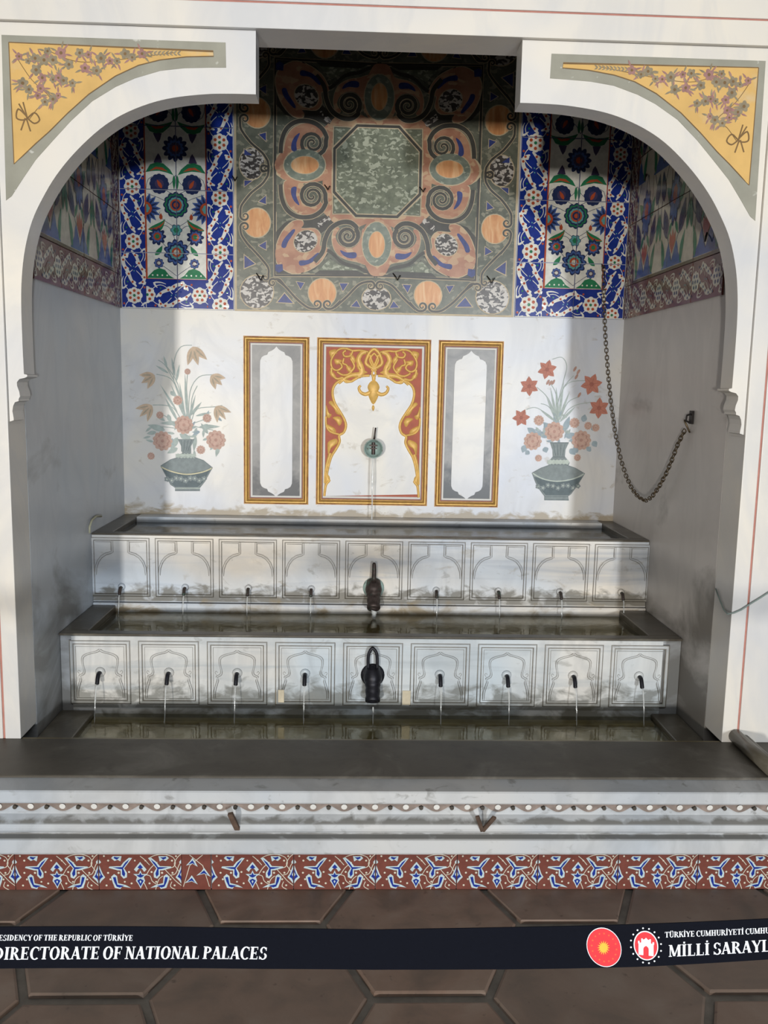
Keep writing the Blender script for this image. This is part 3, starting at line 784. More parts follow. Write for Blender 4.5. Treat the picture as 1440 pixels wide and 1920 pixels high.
def back_field(sgn):
    s = 1/400; P = Paint(); Hh = 1.12
    UL, UR = (-.262, .263)
    fl_, fr_ = (-.142, .137)
    if sgn > 0: fl_, fr_ = (-.127, .152)
    c = (fl_+fr_)/2
    # blue ground everywhere
    P.poly([(UL, 0), (UR, 0), (UR, Hh), (UL, Hh)], 'glaze_blue', 0)
    lw = fl_-UL; rw = UR-fr_
    B1 = Paint(); border(B1, -1, 6, .245, lw*1.02, lambda u, v: (UL+lw/2-v, u+.06)); B1 = B1.clip(UL+.003, fl_-.004, .0, Hh)
    B2 = Paint(); border(B2, -1, 6, .245, rw*1.02, lambda u, v: (fr_+rw/2+v, u+.02)); B2 = B2.clip(fr_+.004, UR-.003, .0, Hh)
    B3 = Paint(); border(B3, -1, 3, .245, .125, lambda u, v: (UL+.12+u, .065+v)); B3 = B3.clip(fl_-.004, fr_+.004, .004, .13)
    for b in (B1, B2, B3): P.t += b.t
    P.stroke([(UL, .004), (UR, .004)], .004, 'glaze_white', 6)
    P.stroke([(UL+.0015, 0), (UL+.0015, Hh)], .003, 'glaze_white', 6); P.stroke([(UR-.0015, 0), (UR-.0015, Hh)], .003, 'glaze_white', 6)
    z0 = .138
    P.poly([(fl_, z0), (fr_, z0), (fr_, Hh), (fl_, Hh)], 'glaze_white', 7)
    Fd = Paint(); p = lambda x, y: ((x)*s, (y)*s)
    def el(cy, flip):
        # one group of the field; coordinates in px about the panel axis, y up from cy
        S = (lambda y: (cy-y) if flip else (cy+y))
        for q in (1, -1):
            D = lambda x, y: (c+q*x*s, S(y)*s)
            # hills with dots
            Fd.poly([D(4, 0), D(14, 6), D(22, 16), D(32, 19), D(42, 15), D(52, 5), D(56, 0)], 'glaze_green', 2)
            for dx in (18, 27, 36, 45): a = D(dx, 6); Fd.disc(a[0], a[1], .004, 'glaze_white', 3, n=7)
            a = D(33, 28); ring_flower(Fd, a[0], a[1], .022, ['glaze_midblue', 'glaze_purple', 'glaze_cream'], 8)
            a = D(40, 42); b = D(26, 60); Fd.leaf(a[0], a[1], b[0], b[1], .022, 'glaze_green', 3, .004*q)
            # red and blue carnation
            a = D(35, 76); ring_flower(Fd, a[0], a[1], .038, ['glaze_navy', 'glaze_midblue', 'glaze_red', 'glaze_green'], 9, .3)
            # leaves
            a = D(52, 88); b = D(20, 108); Fd.leaf(a[0], a[1], b[0], b[1], .036, 'glaze_green', 3, .016*q*(-1 if flip else 1))
            Fd.leaf(a[0], a[1]+.004, b[0], b[1]-.004, .010, 'glaze_red', 4, .016*q*(-1 if flip else 1))
            a = D(28, 118); b = D(28, 106); Fd.leaf(b[0], b[1], a[0], a[1], .016, 'glaze_red', 4)
            # side half flower
            a = D(56, 126)
            for k in range(-3, 4):
                an = k*.42; Fd.leaf(a[0], a[1], a[0]-q*math.cos(an)*.072, a[1]+math.sin(an)*.072, .026, 'glaze_midblue', 4); Fd.leaf(a[0], a[1], a[0]-q*math.cos(an)*.062, a[1]+math.sin(an)*.062, .012, 'glaze_navy', 5)
            Fd.disc(a[0], a[1], .030, 'glaze_red', 6); Fd.flower(a[0], a[1], .020, 6, 'glaze_turquoise', 7)
            # disc fruits
            a = D(30, 170); ring_flower(Fd, a[0], a[1], .042, ['glaze_navy', 'glaze_purple'], 12, .08); Fd.leaf(a[0]-.012*q, a[1]-.02, a[0]+.010*q, a[1]+.018, .016, 'glaze_rose' if False else 'glaze_red', 8)
            a = D(30, 150)
            # green caps
            Fd.poly([D(4, 186), D(10, 196), D(22, 206), D(34, 208), D(46, 204), D(55, 190), D(44, 192), D(30, 193), D(16, 190)], 'glaze_green', 5)
            Fd.poly([D(14, 192), D(24, 199), D(36, 200), D(48, 192), D(34, 196)], 'glaze_red', 6)
            Fd.poly([D(24, 207), D(27, 218), D(31, 224), D(35, 218), D(40, 207)], 'glaze_purple', 5)
            Fd.leaf(*D(3, 186), *D(3, 160), .014, 'glaze_green', 3)
            # stems
            for l in ([(0, 40), (14, 52), (30, 70), (34, 76)], [(0, 92), (14, 100), (30, 112), (30, 120)], [(0, 60), (8, 86), (20, 96), (34, 92)], [(0, 150), (20, 160), (30, 170)], [(0, 120), (20, 140), (52, 152)], [(0, 186), (10, 170), (30, 165)], [(0, 5), (12, 14), (33, 28)], [(30, 185), (50, 178), (56, 150)]):
                Fd.stroke(smooth([D(*t) for t in l], 3), .0022, 'glaze_navy', 1)
        a = (c, S(48)*s); ring_flower(Fd, a[0], a[1], .056, ['glaze_midblue', 'glaze_navy', 'glaze_turquoise', 'glaze_red', 'glaze_cream'], 11, .22)
        a = (c, S(88)*s); ring_flower(Fd, a[0], a[1], .026, ['glaze_turquoise', 'glaze_green'], 6, .25)
        a = (c, S(133)*s); ring_flower(Fd, a[0], a[1], .055, ['glaze_green', 'glaze_navy', 'glaze_turquoise', 'glaze_red', 'glaze_navy', 'glaze_red'], 12, .12)
    el(56, False)
    a = (c, (56+233)*s); ring_flower(Fd, a[0], a[1], .055, ['glaze_navy', 'glaze_midblue', 'glaze_purple', 'glaze_red'], 12, .25)
    el(56+466-130, True) if False else None
    Fd2 = Fd; Fd = Paint(); 
    # the field continues upwards mirrored about the dark palmette
    cy = (56+233)*s
    for z, m, pp in Fd2.t: Fd.t.append((z, m, pp)); Fd.t.append((z, m, [(a_, 2*cy-b_) for a_, b_ in pp]))
    Fd = Fd.clip(fl_+.002, fr_-.002, z0+.003, Hh)
    P.t += [(z+8, m, pp) for z, m, pp in Fd.t]
    P.stroke([(fl_, Hh), (fl_, z0), (fr_, z0), (fr_, Hh)], .0045, 'glaze_red', 17)
    return P
for sgn, nm_ in ((-1, 'left'), (1, 'right')):
    P = back_field(sgn)
    x0 = CX+sgn*.928
    t = thing('tile_panel', 'blue bordered floral tile panel on the back wall %s of the inlaid stone panel' % nm_, 'tiles', (x0, YB-.001, ZT))
    tiles_from(P, [-.262, 0 if sgn < 0 else .02, .263], [0, .256, .54, .82, 1.10], 'glaze_blue', t)

# ============================================================ SIDE WALLS: tile panels
def side_field():
    """u = 0 at the front, 1.14 at the back corner"""
    P = Paint(); W_, H_ = 1.14, 1.12
    P.poly([(0, 0), (W_, 0), (W_, H_), (0, H_)], 'glaze_brick', 0)
    b = Paint(); border(b, -1, 6, .20, .13, lambda u, v: (u+.05, .074+v), 'glaze_navy', 'glaze_cream', 'glaze_turquoise', 'glaze_navy', 'glaze_brick'); P.t += b.clip(0, W_-.12, .006, .145).t
    b = Paint(); border(b, -1, 7, .17, .10, lambda u, v: (W_-.062+v, u+.05), 'glaze_navy', 'glaze_cream', 'glaze_turquoise', 'glaze_navy', 'glaze_brick'); P.t += b.clip(W_-.118, W_-.006, 0, H_).t
    P.poly([(0, .152), (W_-.12, .152), (W_-.12, H_), (0, H_)], 'glaze_olive', 6)
    P.poly([(0, .166), (W_-.134, .166), (W_-.134, H_), (0, H_)], 'glaze_cream', 7)
    Fd = Paint()
    for row in range(3):
        oy = .166+row*.42
        for k, ox in enumerate((.17, .52, .87)):
            ox2 = ox+(.16 if row % 2 else 0)
            for q in (-1, 1):
                D = lambda x, y: (ox2+q*x, oy+y)
                Fd.poly([D(0, 0), D(0, .02), D(.02, .05), D(.03, .075), D(.045, .10), D(.06, .08), D(.07, .05), D(.1, .02), D(.12, 0)], 'glaze_midblue', 2)
                Fd.leaf(*D(.10, .0), *D(.135, .13), .035, 'glaze_green', 3, .01*q)
                Fd.leaf(*D(.07, .12), *D(.12, .25), .062, 'glaze_purple', 3, .004); Fd.leaf(*D(.075, .14), *D(.115, .23), .03, 'glaze_navy', 4)
                Fd.leaf(*D(.03, .24), *D(.10, .33), .05, 'glaze_green', 3, .01); Fd.leaf(*D(.13, .28), *D(.155, .41), .055, 'glaze_navy', 3)
                Fd.leaf(*D(.02, .18), *D(.06, .12), .024, 'glaze_green', 3)
                Fd.leaf(*D(.15, .12), *D(.17, .24), .03, 'glaze_green', 3)
                Fd.stroke(smooth([D(.0, .02), D(.06, .12), D(.15, .2), D(.14, .32), D(.09, .42)], 4), .005, 'glaze_navy', 1)
                Fd.stroke(smooth([D(0, .2), D(.05, .26), D(.02, .38), D(0, .44)], 4), .004, 'glaze_navy', 1)
            D = lambda x, y: (ox2+x, oy+y)
            Fd.poly([D(-.035, .10), D(-.03, .14), D(-.012, .12), D(0, .155), D(.012, .12), D(.03, .14), D(.035, .10), D(0, .05)], 'glaze_red', 4)
            Fd.flower(ox2, oy+.27, .065, 9, 'glaze_navy', 4, .25, .11); Fd.flower(ox2, oy+.27, .052, 9, 'glaze_midblue', 5, .25, .092); Fd.flower(ox2, oy+.285, .026, 7, 'glaze_red', 6, .2, .04)
    Fd = Fd.clip(.0, W_-.136, .168, H_)
    P.t += [(z+8, m, pp) for z, m, pp in Fd.t]
    return P
SP = side_field()
YS = 3.11-.0
sx_ = [0, .285, .57, .80, 1.018, 1.14]
tl = thing('tile_panel', 'shaded floral tile panel with red border on the left side wall', 'tiles', (XL+.001, YB-.003-1.14, ZT), rz=PI/2)
tiles_from(SP, sx_, [0, .152, .43, .71, 1.0], 'glaze_brick', tl)
SPr = Paint(); SPr.ins(SP, lambda a, b: (1.14-a, b))
tr_ = thing('tile_panel', 'shaded floral tile panel with red border on the right side wall', 'tiles', (XR-.001, YB-.003, ZT), rz=-PI/2)
tiles_from(SPr, [1.14-a for a in sx_[::-1]], [0, .152, .43, .71, 1.0], 'glaze_brick', tr_)

# ============================================================ INLAID STONE PANEL (pieces of stone, each its own part)
ip = thing('inlaid_stone_panel', 'panel of inlaid coloured stones with a green octagon high on the back wall', 'wall panel', (CX, YB, ZT))
def I(u, v):
    a = atY(440+.375*u, 60+.375*v, YB); return (a[0]-CX, a[1]-ZT)
def piece(name, pts, m, top, loc_y=0):
    top += random.random()*.00022
    mb = MB(); mb.prism(pts, -top, 0); return mb.build(name, m, ip)
HT = 2*I(715, 680)[1]
piece('ground_slab', [(-.662, 0), (.662, 0), (.662, HT), (-.662, HT)], 'cream_fillet', .006)
piece('ground_slab', [(-.652, .008), (.652, .008), (.652, HT-.008), (-.652, HT-.008)], 'green_stone', .0068)
def refl(pts, f): return [f(p) for p in pts]
CYO = I(0, 680)[1]      # height of the octagon's centre
MX = lambda p: (-p[0], p[1]); MZ = lambda p: (p[0], 2*CYO-p[1])
def four(name, pts, m, top, top2=None, both=True, updown=True):
    pts = [I(*p) for p in pts]
    sets = [pts]
    if both: sets.append([MX(p) for p in pts])
    if updown: sets += [[MZ(p) for p in s_] for s_ in list(sets)]
    for s_ in sets: piece(name, s_, m, top)
def ell(u, v, ru, rv, rot=0, n=22):
    c, s_ = math.cos(rot), math.sin(rot)
    return [(u+ru*math.cos(a)*c-rv*math.sin(a)*s_, v+ru*math.cos(a)*s_+rv*math.sin(a)*c) for a in (2*PI*i/n for i in range(n))]
def strokes(name, path, wpx, m, top, both=True, updown=True):
    """an inlaid ribbon along a path: one thin raised piece"""
    P0 = [Vector(I(*p)) for p in path]; n = len(P0); top0 = top
    ws = [x*.00094 for x in (wpx if isinstance(wpx, (list, tuple)) else [wpx]*n)]
    L, R = [], []
    for i in range(n):
        d = (P0[min(i+1, n-1)]-P0[max(i-1, 0)]).normalized(); q = Vector((-d.y, d.x)); L.append(P0[i]+q*ws[i]*.5); R.append(P0[i]-q*ws[i]*.5)
    fs = [lambda p: p]
    if both: fs.append(MX)
    if updown: fs += [MZ] + ([lambda p: MX(MZ(p))] if both else [])
    for f in fs:
        v = []; top = top0+random.random()*.00022
        for a, b in zip(L, R):
            a, b = f(a), f(b); v += [(a[0], -top, a[1]), (b[0], -top, b[1]), (a[0], 0, a[1]), (b[0], 0, b[1])]
        F_ = []
        for i in range(n-1):
            a = i*4; c = a+4; F_ += [(a, a+1, c+1, c), (a, c, c+2, a+2), (a+1, a+3, c+3, c+1)]
        F_ += [(0, 2, 3, 1), ((n-1)*4, (n-1)*4+1, (n-1)*4+3, (n-1)*4+2)]
        link_mesh(name, v, F_, m, None, ip)
def scroll(path, w0, ctr, r0, turns, dirn, a0, b=14, both=True, updown=True, name='scroll_inlay'):
    """ribbon path ending in a spiral about ctr"""
    sp_ = []
    N = int(turns*16)
    for i in range(N+1):
        t = i/N; a = a0+dirn*turns*2*PI*t; r = r0*(1-t)**.85+2; sp_.append((ctr[0]+r*math.cos(a), ctr[1]+r*math.sin(a)))
    full = smooth(path, 5)[:-1]+sp_ if path else sp_
    n = len(full); m_ = n-len(sp_)
    ws = []
    for i in range(n):
        k = 0 if i < m_ else (i-m_)/len(sp_); ws.append(w0*(1-.72*k))
    strokes('fillet', full, [x+5 for x in ws], 'cream_fillet', .0094, both, updown)
    strokes(name, full, ws, 'black_stone', .0102, both, updown)
# dark frame of the inner field
strokes('frame_inlay', [(202, 680), (202, 1218), (715, 1218)], 20, 'cream_fillet', .0078)
four('field_slab', [(208, 680), (715, 680), (715, 1212), (208, 1212)], 'green_stone', .0074)
strokes('frame_inlay', [(202, 680), (202, 1218), (715, 1218)], 13, 'black_stone', .0086)
# big dark ground bands between cartouches
four('ground_inlay', [(208, 1212), (208, 1000), (250, 955), (310, 935), (420, 930), (480, 905), (500, 960), (430, 1010), (430, 1090), (470, 1110), (400, 1190), (330, 1212)], 'black_stone', .0080)
four('ground_inlay', [(400, 1212), (440, 1180), (480, 1130), (520, 1180), (600, 1190), (650, 1212)], 'black_stone', .0080)
four('ground_inlay', [(208, 700), (245, 780), (260, 860), (300, 905), (225, 915), (208, 900)], 'green_stone', .0081)
# rosy ground round the octagon
four('rosy_inlay', [(440, 680), (440, 900), (500, 960), (560, 945), (600, 985), (660, 960), (715, 950), (715, 915), (487, 915), (487, 680)], 'rosy_stone', .0084)
strokes('fillet', [(490, 680), (490, 912), (715, 912)], 6, 'cream_fillet', .0088)
four('corner_inlay', [(497, 790), (497, 905), (612, 905)], 'verd_antique', .0085)
# octagon
oc = lambda r, k=.48: [(-r, -r*k), (-r*k, -r), (r*k, -r), (r, -r*k), (r, r*k), (r*k, r), (-r*k, r), (-r, r*k)][::-1]
for r_, m_, t_, n_ in ((.212, 'cream_fillet', .0090, 'fillet'), (.206, 'black_stone', .0098, 'octagon_frame'), (.194, 'cream_fillet', .0104, 'fillet'), (.190, 'verd_antique', .0112, 'octagon_slab')):
    piece(n_, [(a, b+CYO) for a, b in oc(r_)], m_, t_)
# side cartouche (left and right of the octagon)
for (ru, rv, m_, t_, n_, dx) in ((150, 92, 'cream_fillet', .0086, 'fillet', 0), (146, 88, 'rosy_stone', .0092, 'cartouche_inlay', 0), (108, 84, 'cream_fillet', .0097, 'fillet', 12), (103, 79, 'grey_green_ring', .0103, 'ring_inlay', 12), (72, 46, 'cream_fillet', .0107, 'fillet', 14), (68, 43, 'alabaster', .0113, 'oval_inlay', 14)):
    pts = [I(*p) for p in ell(338+dx, 668, ru, rv)]
    if n_ == 'cartouche_inlay': pts = [I(*p) for p in smooth([(200, 668), (222, 618), (262, 590), (340, 578), (440, 590), (484, 640), (484, 696), (440, 745), (340, 757), (262, 746), (222, 718)], 3, True)]
    piece(n_, pts, m_, t_); piece(n_, [MX(p) for p in pts], m_, t_)
# C scrolls beside the cartouche
peach1 = smooth([(250, 752), (300, 752), (345, 760), (330, 800), (345, 850), (385, 868), (425, 850), (440, 880), (400, 915), (340, 915), (285, 885), (255, 830)], 4, True)
four('fillet', [((u-345)*1.04+345, (v-830)*1.04+830) for u, v in peach1], 'cream_fillet', .0086)
four('scroll_ground', peach1, 'rosy_stone', .0093)
four('lapis_chip', smooth([(285, 782), (310, 778), (308, 820), (325, 868), (300, 850), (284, 815)], 3, True), 'lapis', .0101)
scroll([(230, 765), (236, 830), (262, 890), (315, 925), (385, 925), (435, 895), (460, 850)], 21, (388, 822), 66, 2.1, -1, .25)
# bottom C scrolls
peach2 = smooth([(640, 985), (628, 1040), (600, 1075), (560, 1082), (520, 1060), (505, 1020), (525, 985), (500, 985), (487, 1040), (505, 1100), (550, 1135), (610, 1150), (660, 1160), (650, 1080)], 4, True)
four('fillet', [((u-565)*1.04+565, (v-1070)*1.04+1070) for u, v in peach2], 'cream_fillet', .0086)
four('scroll_ground', peach2, 'rosy_stone', .0093)
four('lapis_chip', smooth([(528, 1092), (560, 1104), (605, 1104), (606, 1130), (570, 1132), (540, 1115)], 3, True), 'lapis', .0101)
scroll([(400, 1150), (440, 1100), (452, 1040), (480, 985), (530, 955), (580, 955), (615, 985)], 22, (566, 1022), 52, 2.1, 1, -.7)
strokes('scroll_inlay', smooth([(330, 1205), (400, 1150), (455, 1095), (490, 1110), (540, 1155), (610, 1175), (650, 1195), (715, 1222)], 4), 16, 'black_stone', .0090)
# bottom centre cartouche
for upd in (0, 1):
    f = (lambda p: p) if not upd else MZ
    for (pts, m_, t_, n_) in ((smooth([(715, 930), (760, 950), (790, 1000), (800, 1080), (795, 1140), (775, 1170), (750, 1215), (715, 1222), (680, 1215), (655, 1170), (635, 1140), (630, 1080), (640, 1000), (670, 950)], 3, True), 'rosy_stone', .0098, 'cartouche_inlay'),
                              (ell(710, 1062, 76, 114), 'cream_fillet', .0103, 'fillet'), (ell(710, 1062, 72, 110), 'grey_green_ring', .0108, 'ring_inlay'),
                              (ell(710, 1065, 42, 68), 'cream_fillet', .0112, 'fillet'), (ell(710, 1065, 39, 64), 'alabaster', .0117, 'oval_inlay')):
        piece(n_, [f(I(*p)) for p in pts], m_, t_)
# corner cartouches
pc = smooth([(335, 945), (345, 965), (335, 985), (400, 985), (430, 1020), (425, 1070), (462, 1080), (455, 1110), (420, 1160), (350, 1200), (290, 1208), (230, 1175), (205, 1130), (210, 1070), (240, 1000), (290, 950)], 3, True)
four('fillet', [((u-325)*1.035+325, (v-1080)*1.035+1080) for u, v in pc], 'cream_fillet', .0086)
four('cartouche_inlay', pc, 'rosy_stone', .0093)
four('fillet', ell(355, 1048, 64, 56, -.6), 'cream_fillet', .0098); four('breccia_oval', ell(355, 1048, 60, 52, -.6), 'black_white_breccia', .0104)
four('lapis_chip', smooth([(290, 990), (302, 998), (268, 1050), (255, 1080), (235, 1075), (245, 1040)], 3, True), 'lapis', .0101)
four('lapis_chip', smooth([(415, 1105), (420, 1120), (385, 1155), (330, 1170), (325, 1145), (370, 1140)], 3, True), 'lapis', .0101)
four('lapis_chip', [(205, 1165), (240, 1162), (243, 1195), (222, 1205), (205, 1195)], 'lapis', .0101)
four('breccia_chip', [(412, 960), (470, 920), (482, 940), (425, 985)], 'black_white_breccia', .0101)
four('corner_inlay', [(418, 1193), (478, 1135), (520, 1165), (622, 1193)], 'verd_antique', .0096)
# outer band: scrolls, discs, triangles
for (v_, m_, ru, rv, u_) in ((955, 'alabaster', 66, 72, 112), (660, 'black_white_breccia', 62, 78, 88), (1300, 'black_white_breccia', 82, 82, 112)):
    if v_ == 660:
        for f in (lambda p: p, MX):
            piece('fillet', [f(I(*p)) for p in ell(u_, v_, ru+5, rv+5)], 'cream_fillet', .0078); piece('disc_inlay', [f(I(*p)) for p in ell(u_, v_, ru, rv)], m_, .0086)
    else:
        four('fillet', ell(u_, v_, ru+5, rv+5), 'cream_fillet', .0078); four('disc_inlay', ell(u_, v_, ru, rv), m_, .0086)
four('fillet', ell(438, 1305, 73, 75), 'cream_fillet', .0078); four('disc_inlay', ell(438, 1305, 68, 70), 'alabaster', .0086)
for f in (lambda p: p, MZ):
    piece('fillet', [f(I(*p)) for p in ell(708, 1332, 75, 62)], 'cream_fillet', .0078); piece('disc_inlay', [f(I(*p)) for p in ell(708, 1332, 70, 58)], 'black_white_breccia', .0086)
scroll([(30, 900), (36, 868), (80, 810), (140, 760), (170, 715)], 11, (148, 690), 22, 1.3, -1, .3)
scroll([(80, 810), (36, 868), (30, 905)], 11, (52, 922), 22, 1.3, -1, -2.8)
scroll([(80, 1080), (40, 1025), (30, 995)], 11, (52, 976), 22, 1.3, 1, 2.8)
scroll([(60, 1055), (130, 1130), (168, 1180), (170, 1215)], 11, (155, 1228), 14, 1.1, 1, -.2)
scroll([(250, 1270), (225, 1240), (200, 1238)], 11, (190, 1255), 18, 1.2, -1, -1.4)
scroll([(215, 1242), (255, 1275), (310, 1335), (370, 1380), (420, 1385)], 11, (412, 1362), 20, 1.3, -1, 1.2)
scroll([(530, 1345), (490, 1382), (460, 1385)], 11, (465, 1362), 20, 1.3, 1, 1.9)
scroll([(500, 1378), (560, 1325), (620, 1265), (670, 1248)], 11, (680, 1270), 20, 1.3, 1, -1.4)
for t_ in ([(122, 850), (157, 820), (157, 862)], [(122, 1070), (158, 1048), (158, 1090)], [(50, 1118), (102, 1160), (50, 1182)], [(50, 775), (50, 745), (90, 745)],
           [(215, 1352), (250, 1308), (292, 1356)], [(310, 1250), (348, 1255), (330, 1287)], [(525, 1258), (567, 1258), (541, 1297)], [(582, 1373), (610, 1343), (628, 1377)]):
    four('fillet', [((u-sum(p[0] for p in t_)/3)*1.25+sum(p[0] for p in t_)/3, (v-sum(p[1] for p in t_)/3)*1.25+sum(p[1] for p in t_)/3) for u, v in t_], 'cream_fillet', .0080)
    four('lapis_chip', t_, 'lapis', .0088)

# ============================================================ GILDED PANELS
def gframe(par, hw, hh, cen=False):
    """nested mouldings: gilded outer bead, dark line, gilded inner bead, red line, white strip"""
    def ring(name, r0, r1, y, m, h2=None):
        mb = MB(); a, b = hw-r0, hh-r0; c, d = hw-r1, hh-r1; mid0, mid1 = r0+(r1-r0)*.3, r0+(r1-r0)*.7
        levels = [(r0, 0), (mid0, -y), (mid1, -y), (r1, -.002)]
        v = []
        for r, yy in levels:
            v += [(-(hw-r), yy, -(hh-r)), ((hw-r), yy, -(hh-r)), ((hw-r), yy, (hh-r)), (-(hw-r), yy, (hh-r))]
        f = []
        for L_ in range(len(levels)-1):
            for k in range(4): j = (k+1) % 4; f.append((L_*4+k, L_*4+j, L_*4+4+j, L_*4+4+k))
        mb.addp(v, f); return mb.build(name, m, par)
    ring('gilded_bead', .0, .0055, .006, 'worn_gold'); ring('gilded_bead', .0055, .0185, .013, m_gold); ring('dark_fillet', .0185, .0225, .006, m_golddk)
    ring('gilded_bead', .0225, .0275, .008, m_gold)
    ring('red_line', .0275, .032, .004, m_pinkred); ring('white_fillet', .032, .044, .006, m_white)
def wornmat():
    t = NT('worn_gold', .5, .3)
    cc = t.mix(t.rng(t.noise(25, 5), .45, .6), lin((190, 142, 78)), lin((150, 98, 66)))
    MATS['worn_gold'] = t.out(cc)
wornmat()
for sgn, lab in ((-1, 'left'), (1, 'right')):
    cx = CX+sgn*.466
    t = thing('gilded_panel', 'narrow gilt framed panel with lobed white marble centre, %s of the red and gold panel' % lab, 'wall panel', (cx, YB, 1.375))
    hw, hh = .157, .403
    gframe(t, hw, hh)
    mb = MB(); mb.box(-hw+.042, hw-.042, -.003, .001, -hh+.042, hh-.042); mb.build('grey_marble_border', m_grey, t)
    half = [(0, .362), (.010, .350), (.022, .342), (.038, .335), (.044, .322), (.058, .318), (.070, .310), (.077, .294), (.078, .27)]
    pts = half+[(x, -z) for x, z in half[::-1][1:]] if False else half+[(x, -z) for x, z in half[::-1]]
    pts = pts+[(-x, z) for x, z in pts[::-1][1:-1]]
    mb = MB(); mb.prism([(x, z-.006) for x, z in pts], -.0055, 0); mb.build('lobed_marble_field', m_back, t, bevel=.0006)
t = thing('gilded_panel', 'wide gilt framed panel with gold arabesque on red around white marble, holding the faucet', 'wall panel', (CX, YB, 1.376))
hw, hh = .273, .402
gframe(t, hw, hh)
k_ = .000918
def A(u, v): return ((u-722)*k_, (530-v)*.000926)
mb = MB(); mb.box(-hw+.042, hw-.042, -.002, .001, -hh+.042, hh-.042); mb.build('red_ground', m_red, t)
sil = [(722, 262), (700, 285), (655, 290), (625, 305), (600, 318), (560, 310), (530, 325), (512, 350), (508, 385), (520, 430), (545, 470), (572, 515), (580, 550), (568, 582), (545, 598), (548, 630), (530, 668), (505, 710), (488, 770), (482, 820), (496, 835), (478, 860), (470, 918)]
S_ = smooth([A(*p) for p in sil], 3)
full = S_+[(-x, z) for x, z in S_[::-1][1:]]
mb = MB(); mb.prism(full, -.005, -.001); mb.build('white_marble_field', m_back, t)
def goldrib(pts, wd, name='gold_scroll', h=.006, m=None, base=-.0045, taper=None, both=True):
    pts = smooth([A(*p) for p in pts], 4)
    for s in ((1, -1) if both else (1,)):
        mb = MB(); n = len(pts); P0 = [Vector((s*x, z)) for x, z in pts]; v = []
        for i in range(n):
            d = (P0[min(i+1, n-1)]-P0[max(i-1, 0)]).normalized(); q = Vector((-d.y, d.x)); ww = 1.3*wd*k_*(taper[0]+(taper[1]-taper[0])*i/(n-1) if taper else 1)
            for s_, hh_ in ((-.5, 0), (-.28, h*.8), (0, h), (.28, h*.8), (.5, 0)):
                p = P0[i]+q*ww*s_; v.append((p.x, base-hh_, p.y))
        f = [(i*5+k, (i+1)*5+k, (i+1)*5+k+1, i*5+k+1) for i in range(n-1) for k in range(4)]
        mb.addp(v, f); mb.build(name, m or m_gold, t, True)
def goldleaf(pts, name='gold_leaf', both=True, h=.0085):
    pts = [A(*p) for p in pts]; sm_ = smooth(pts, 3, True)
    c = (sum(p[0] for p in pts)/len(pts), sum(p[1] for p in pts)/len(pts))
    for s in ((1, -1) if both else (1,)):
        v = [(s*x, -.002, z) for x, z in sm_]+[(s*((x-c[0])*.78+c[0]), -h, (z-c[1])*.78+c[1]) for x, z in sm_]+[(s*c[0], -h-.002, c[1])]
        n = len(sm_); f = [(i, (i+1) % n, (i+1) % n+n, i+n) for i in range(n)]+[(i+n, (i+1) % n+n, 2*n) for i in range(n)]
        MB().addp(v, f).build(name, m_gold, t, True)
goldrib(sil[1:8]+sil[8:], 11, 'gold_outline')
goldrib([(640, 290), (660, 270), (652, 235), (640, 205), (655, 175), (680, 165)], 26, taper=(1, .6))
goldrib([(655, 282), (610, 285), (575, 300), (540, 330)], 22, taper=(1, .4))
goldrib([(690, 165), (650, 158), (610, 160), (575, 150), (540, 155), (515, 180), (498, 215), (505, 250), (530, 262), (555, 245), (545, 225), (530, 225)], 9)
goldrib([(610, 160), (600, 185), (570, 190), (560, 172), (575, 160)], 9)
goldrib([(600, 200), (620, 240), (600, 265), (580, 235), (560, 225), (565, 200)], 9)
goldrib([(500, 250), (505, 285), (530, 305), (560, 300), (575, 320), (600, 318)], 10)
goldrib([(530, 270), (560, 285), (590, 280), (610, 260)], 9)
for lf in ([(488, 165), (520, 155), (530, 175), (505, 185), (500, 205), (492, 190)], [(515, 205), (540, 205), (555, 212), (535, 232), (520, 228)], [(490, 265), (515, 275), (525, 300), (500, 295)],
           [(575, 235), (605, 245), (600, 270), (585, 265)], [(595, 170), (625, 200), (620, 225), (600, 205)], [(640, 215), (650, 250), (690, 268), (665, 275), (635, 250), (632, 225)],
           [(488, 430), (505, 420), (540, 460), (555, 490), (530, 485), (512, 455)], [(475, 440), (490, 480), (505, 490), (490, 510), (474, 490)], [(510, 505), (545, 500), (560, 525), (545, 548), (528, 525)],
           [(476, 540), (500, 548), (525, 565), (525, 590), (498, 575), (478, 560)], [(490, 630), (530, 615), (535, 640), (505, 665), (490, 700), (484, 660)]):
    goldleaf(lf)
goldrib([(474, 500), (478, 550), (500, 580), (545, 592)], 9)
goldrib([(500, 690), (485, 740), (474, 800), (471, 850)], 12, taper=(1.2, .6))
plain('olive_patina', (110, 98, 66), .5); 
goldleaf([(478, 795), (498, 812), (500, 835), (485, 850), (474, 865), (474, 830)], 'worn_leaf')
# centre knot and pendant
goldrib([(722, 148), (700, 165), (685, 195), (680, 222), (700, 240), (722, 250)], 13, 'gold_knot')
goldrib([(722, 170), (745, 205), (722, 250), (712, 275), (722, 300)], 9, 'gold_knot'); goldrib([(700, 180), (715, 220), (735, 260)], 9, 'gold_knot')
goldleaf([(722, 275), (712, 290), (712, 310), (722, 320), (732, 310), (732, 290)], 'gold_pendant', False)
goldleaf([(722, 305), (700, 318), (688, 345), (700, 375), (694, 392), (722, 440), (750, 392), (744, 375), (756, 345), (744, 318)], 'gold_pendant', False, .012)
goldleaf([(716, 440), (722, 436), (728, 440), (730, 455), (722, 470), (714, 455)], 'gold_pendant', False)
goldrib([(705, 372), (680, 382), (655, 372), (645, 350), (655, 338)], 15, 'gold_pendant', taper=(1.2, .6))

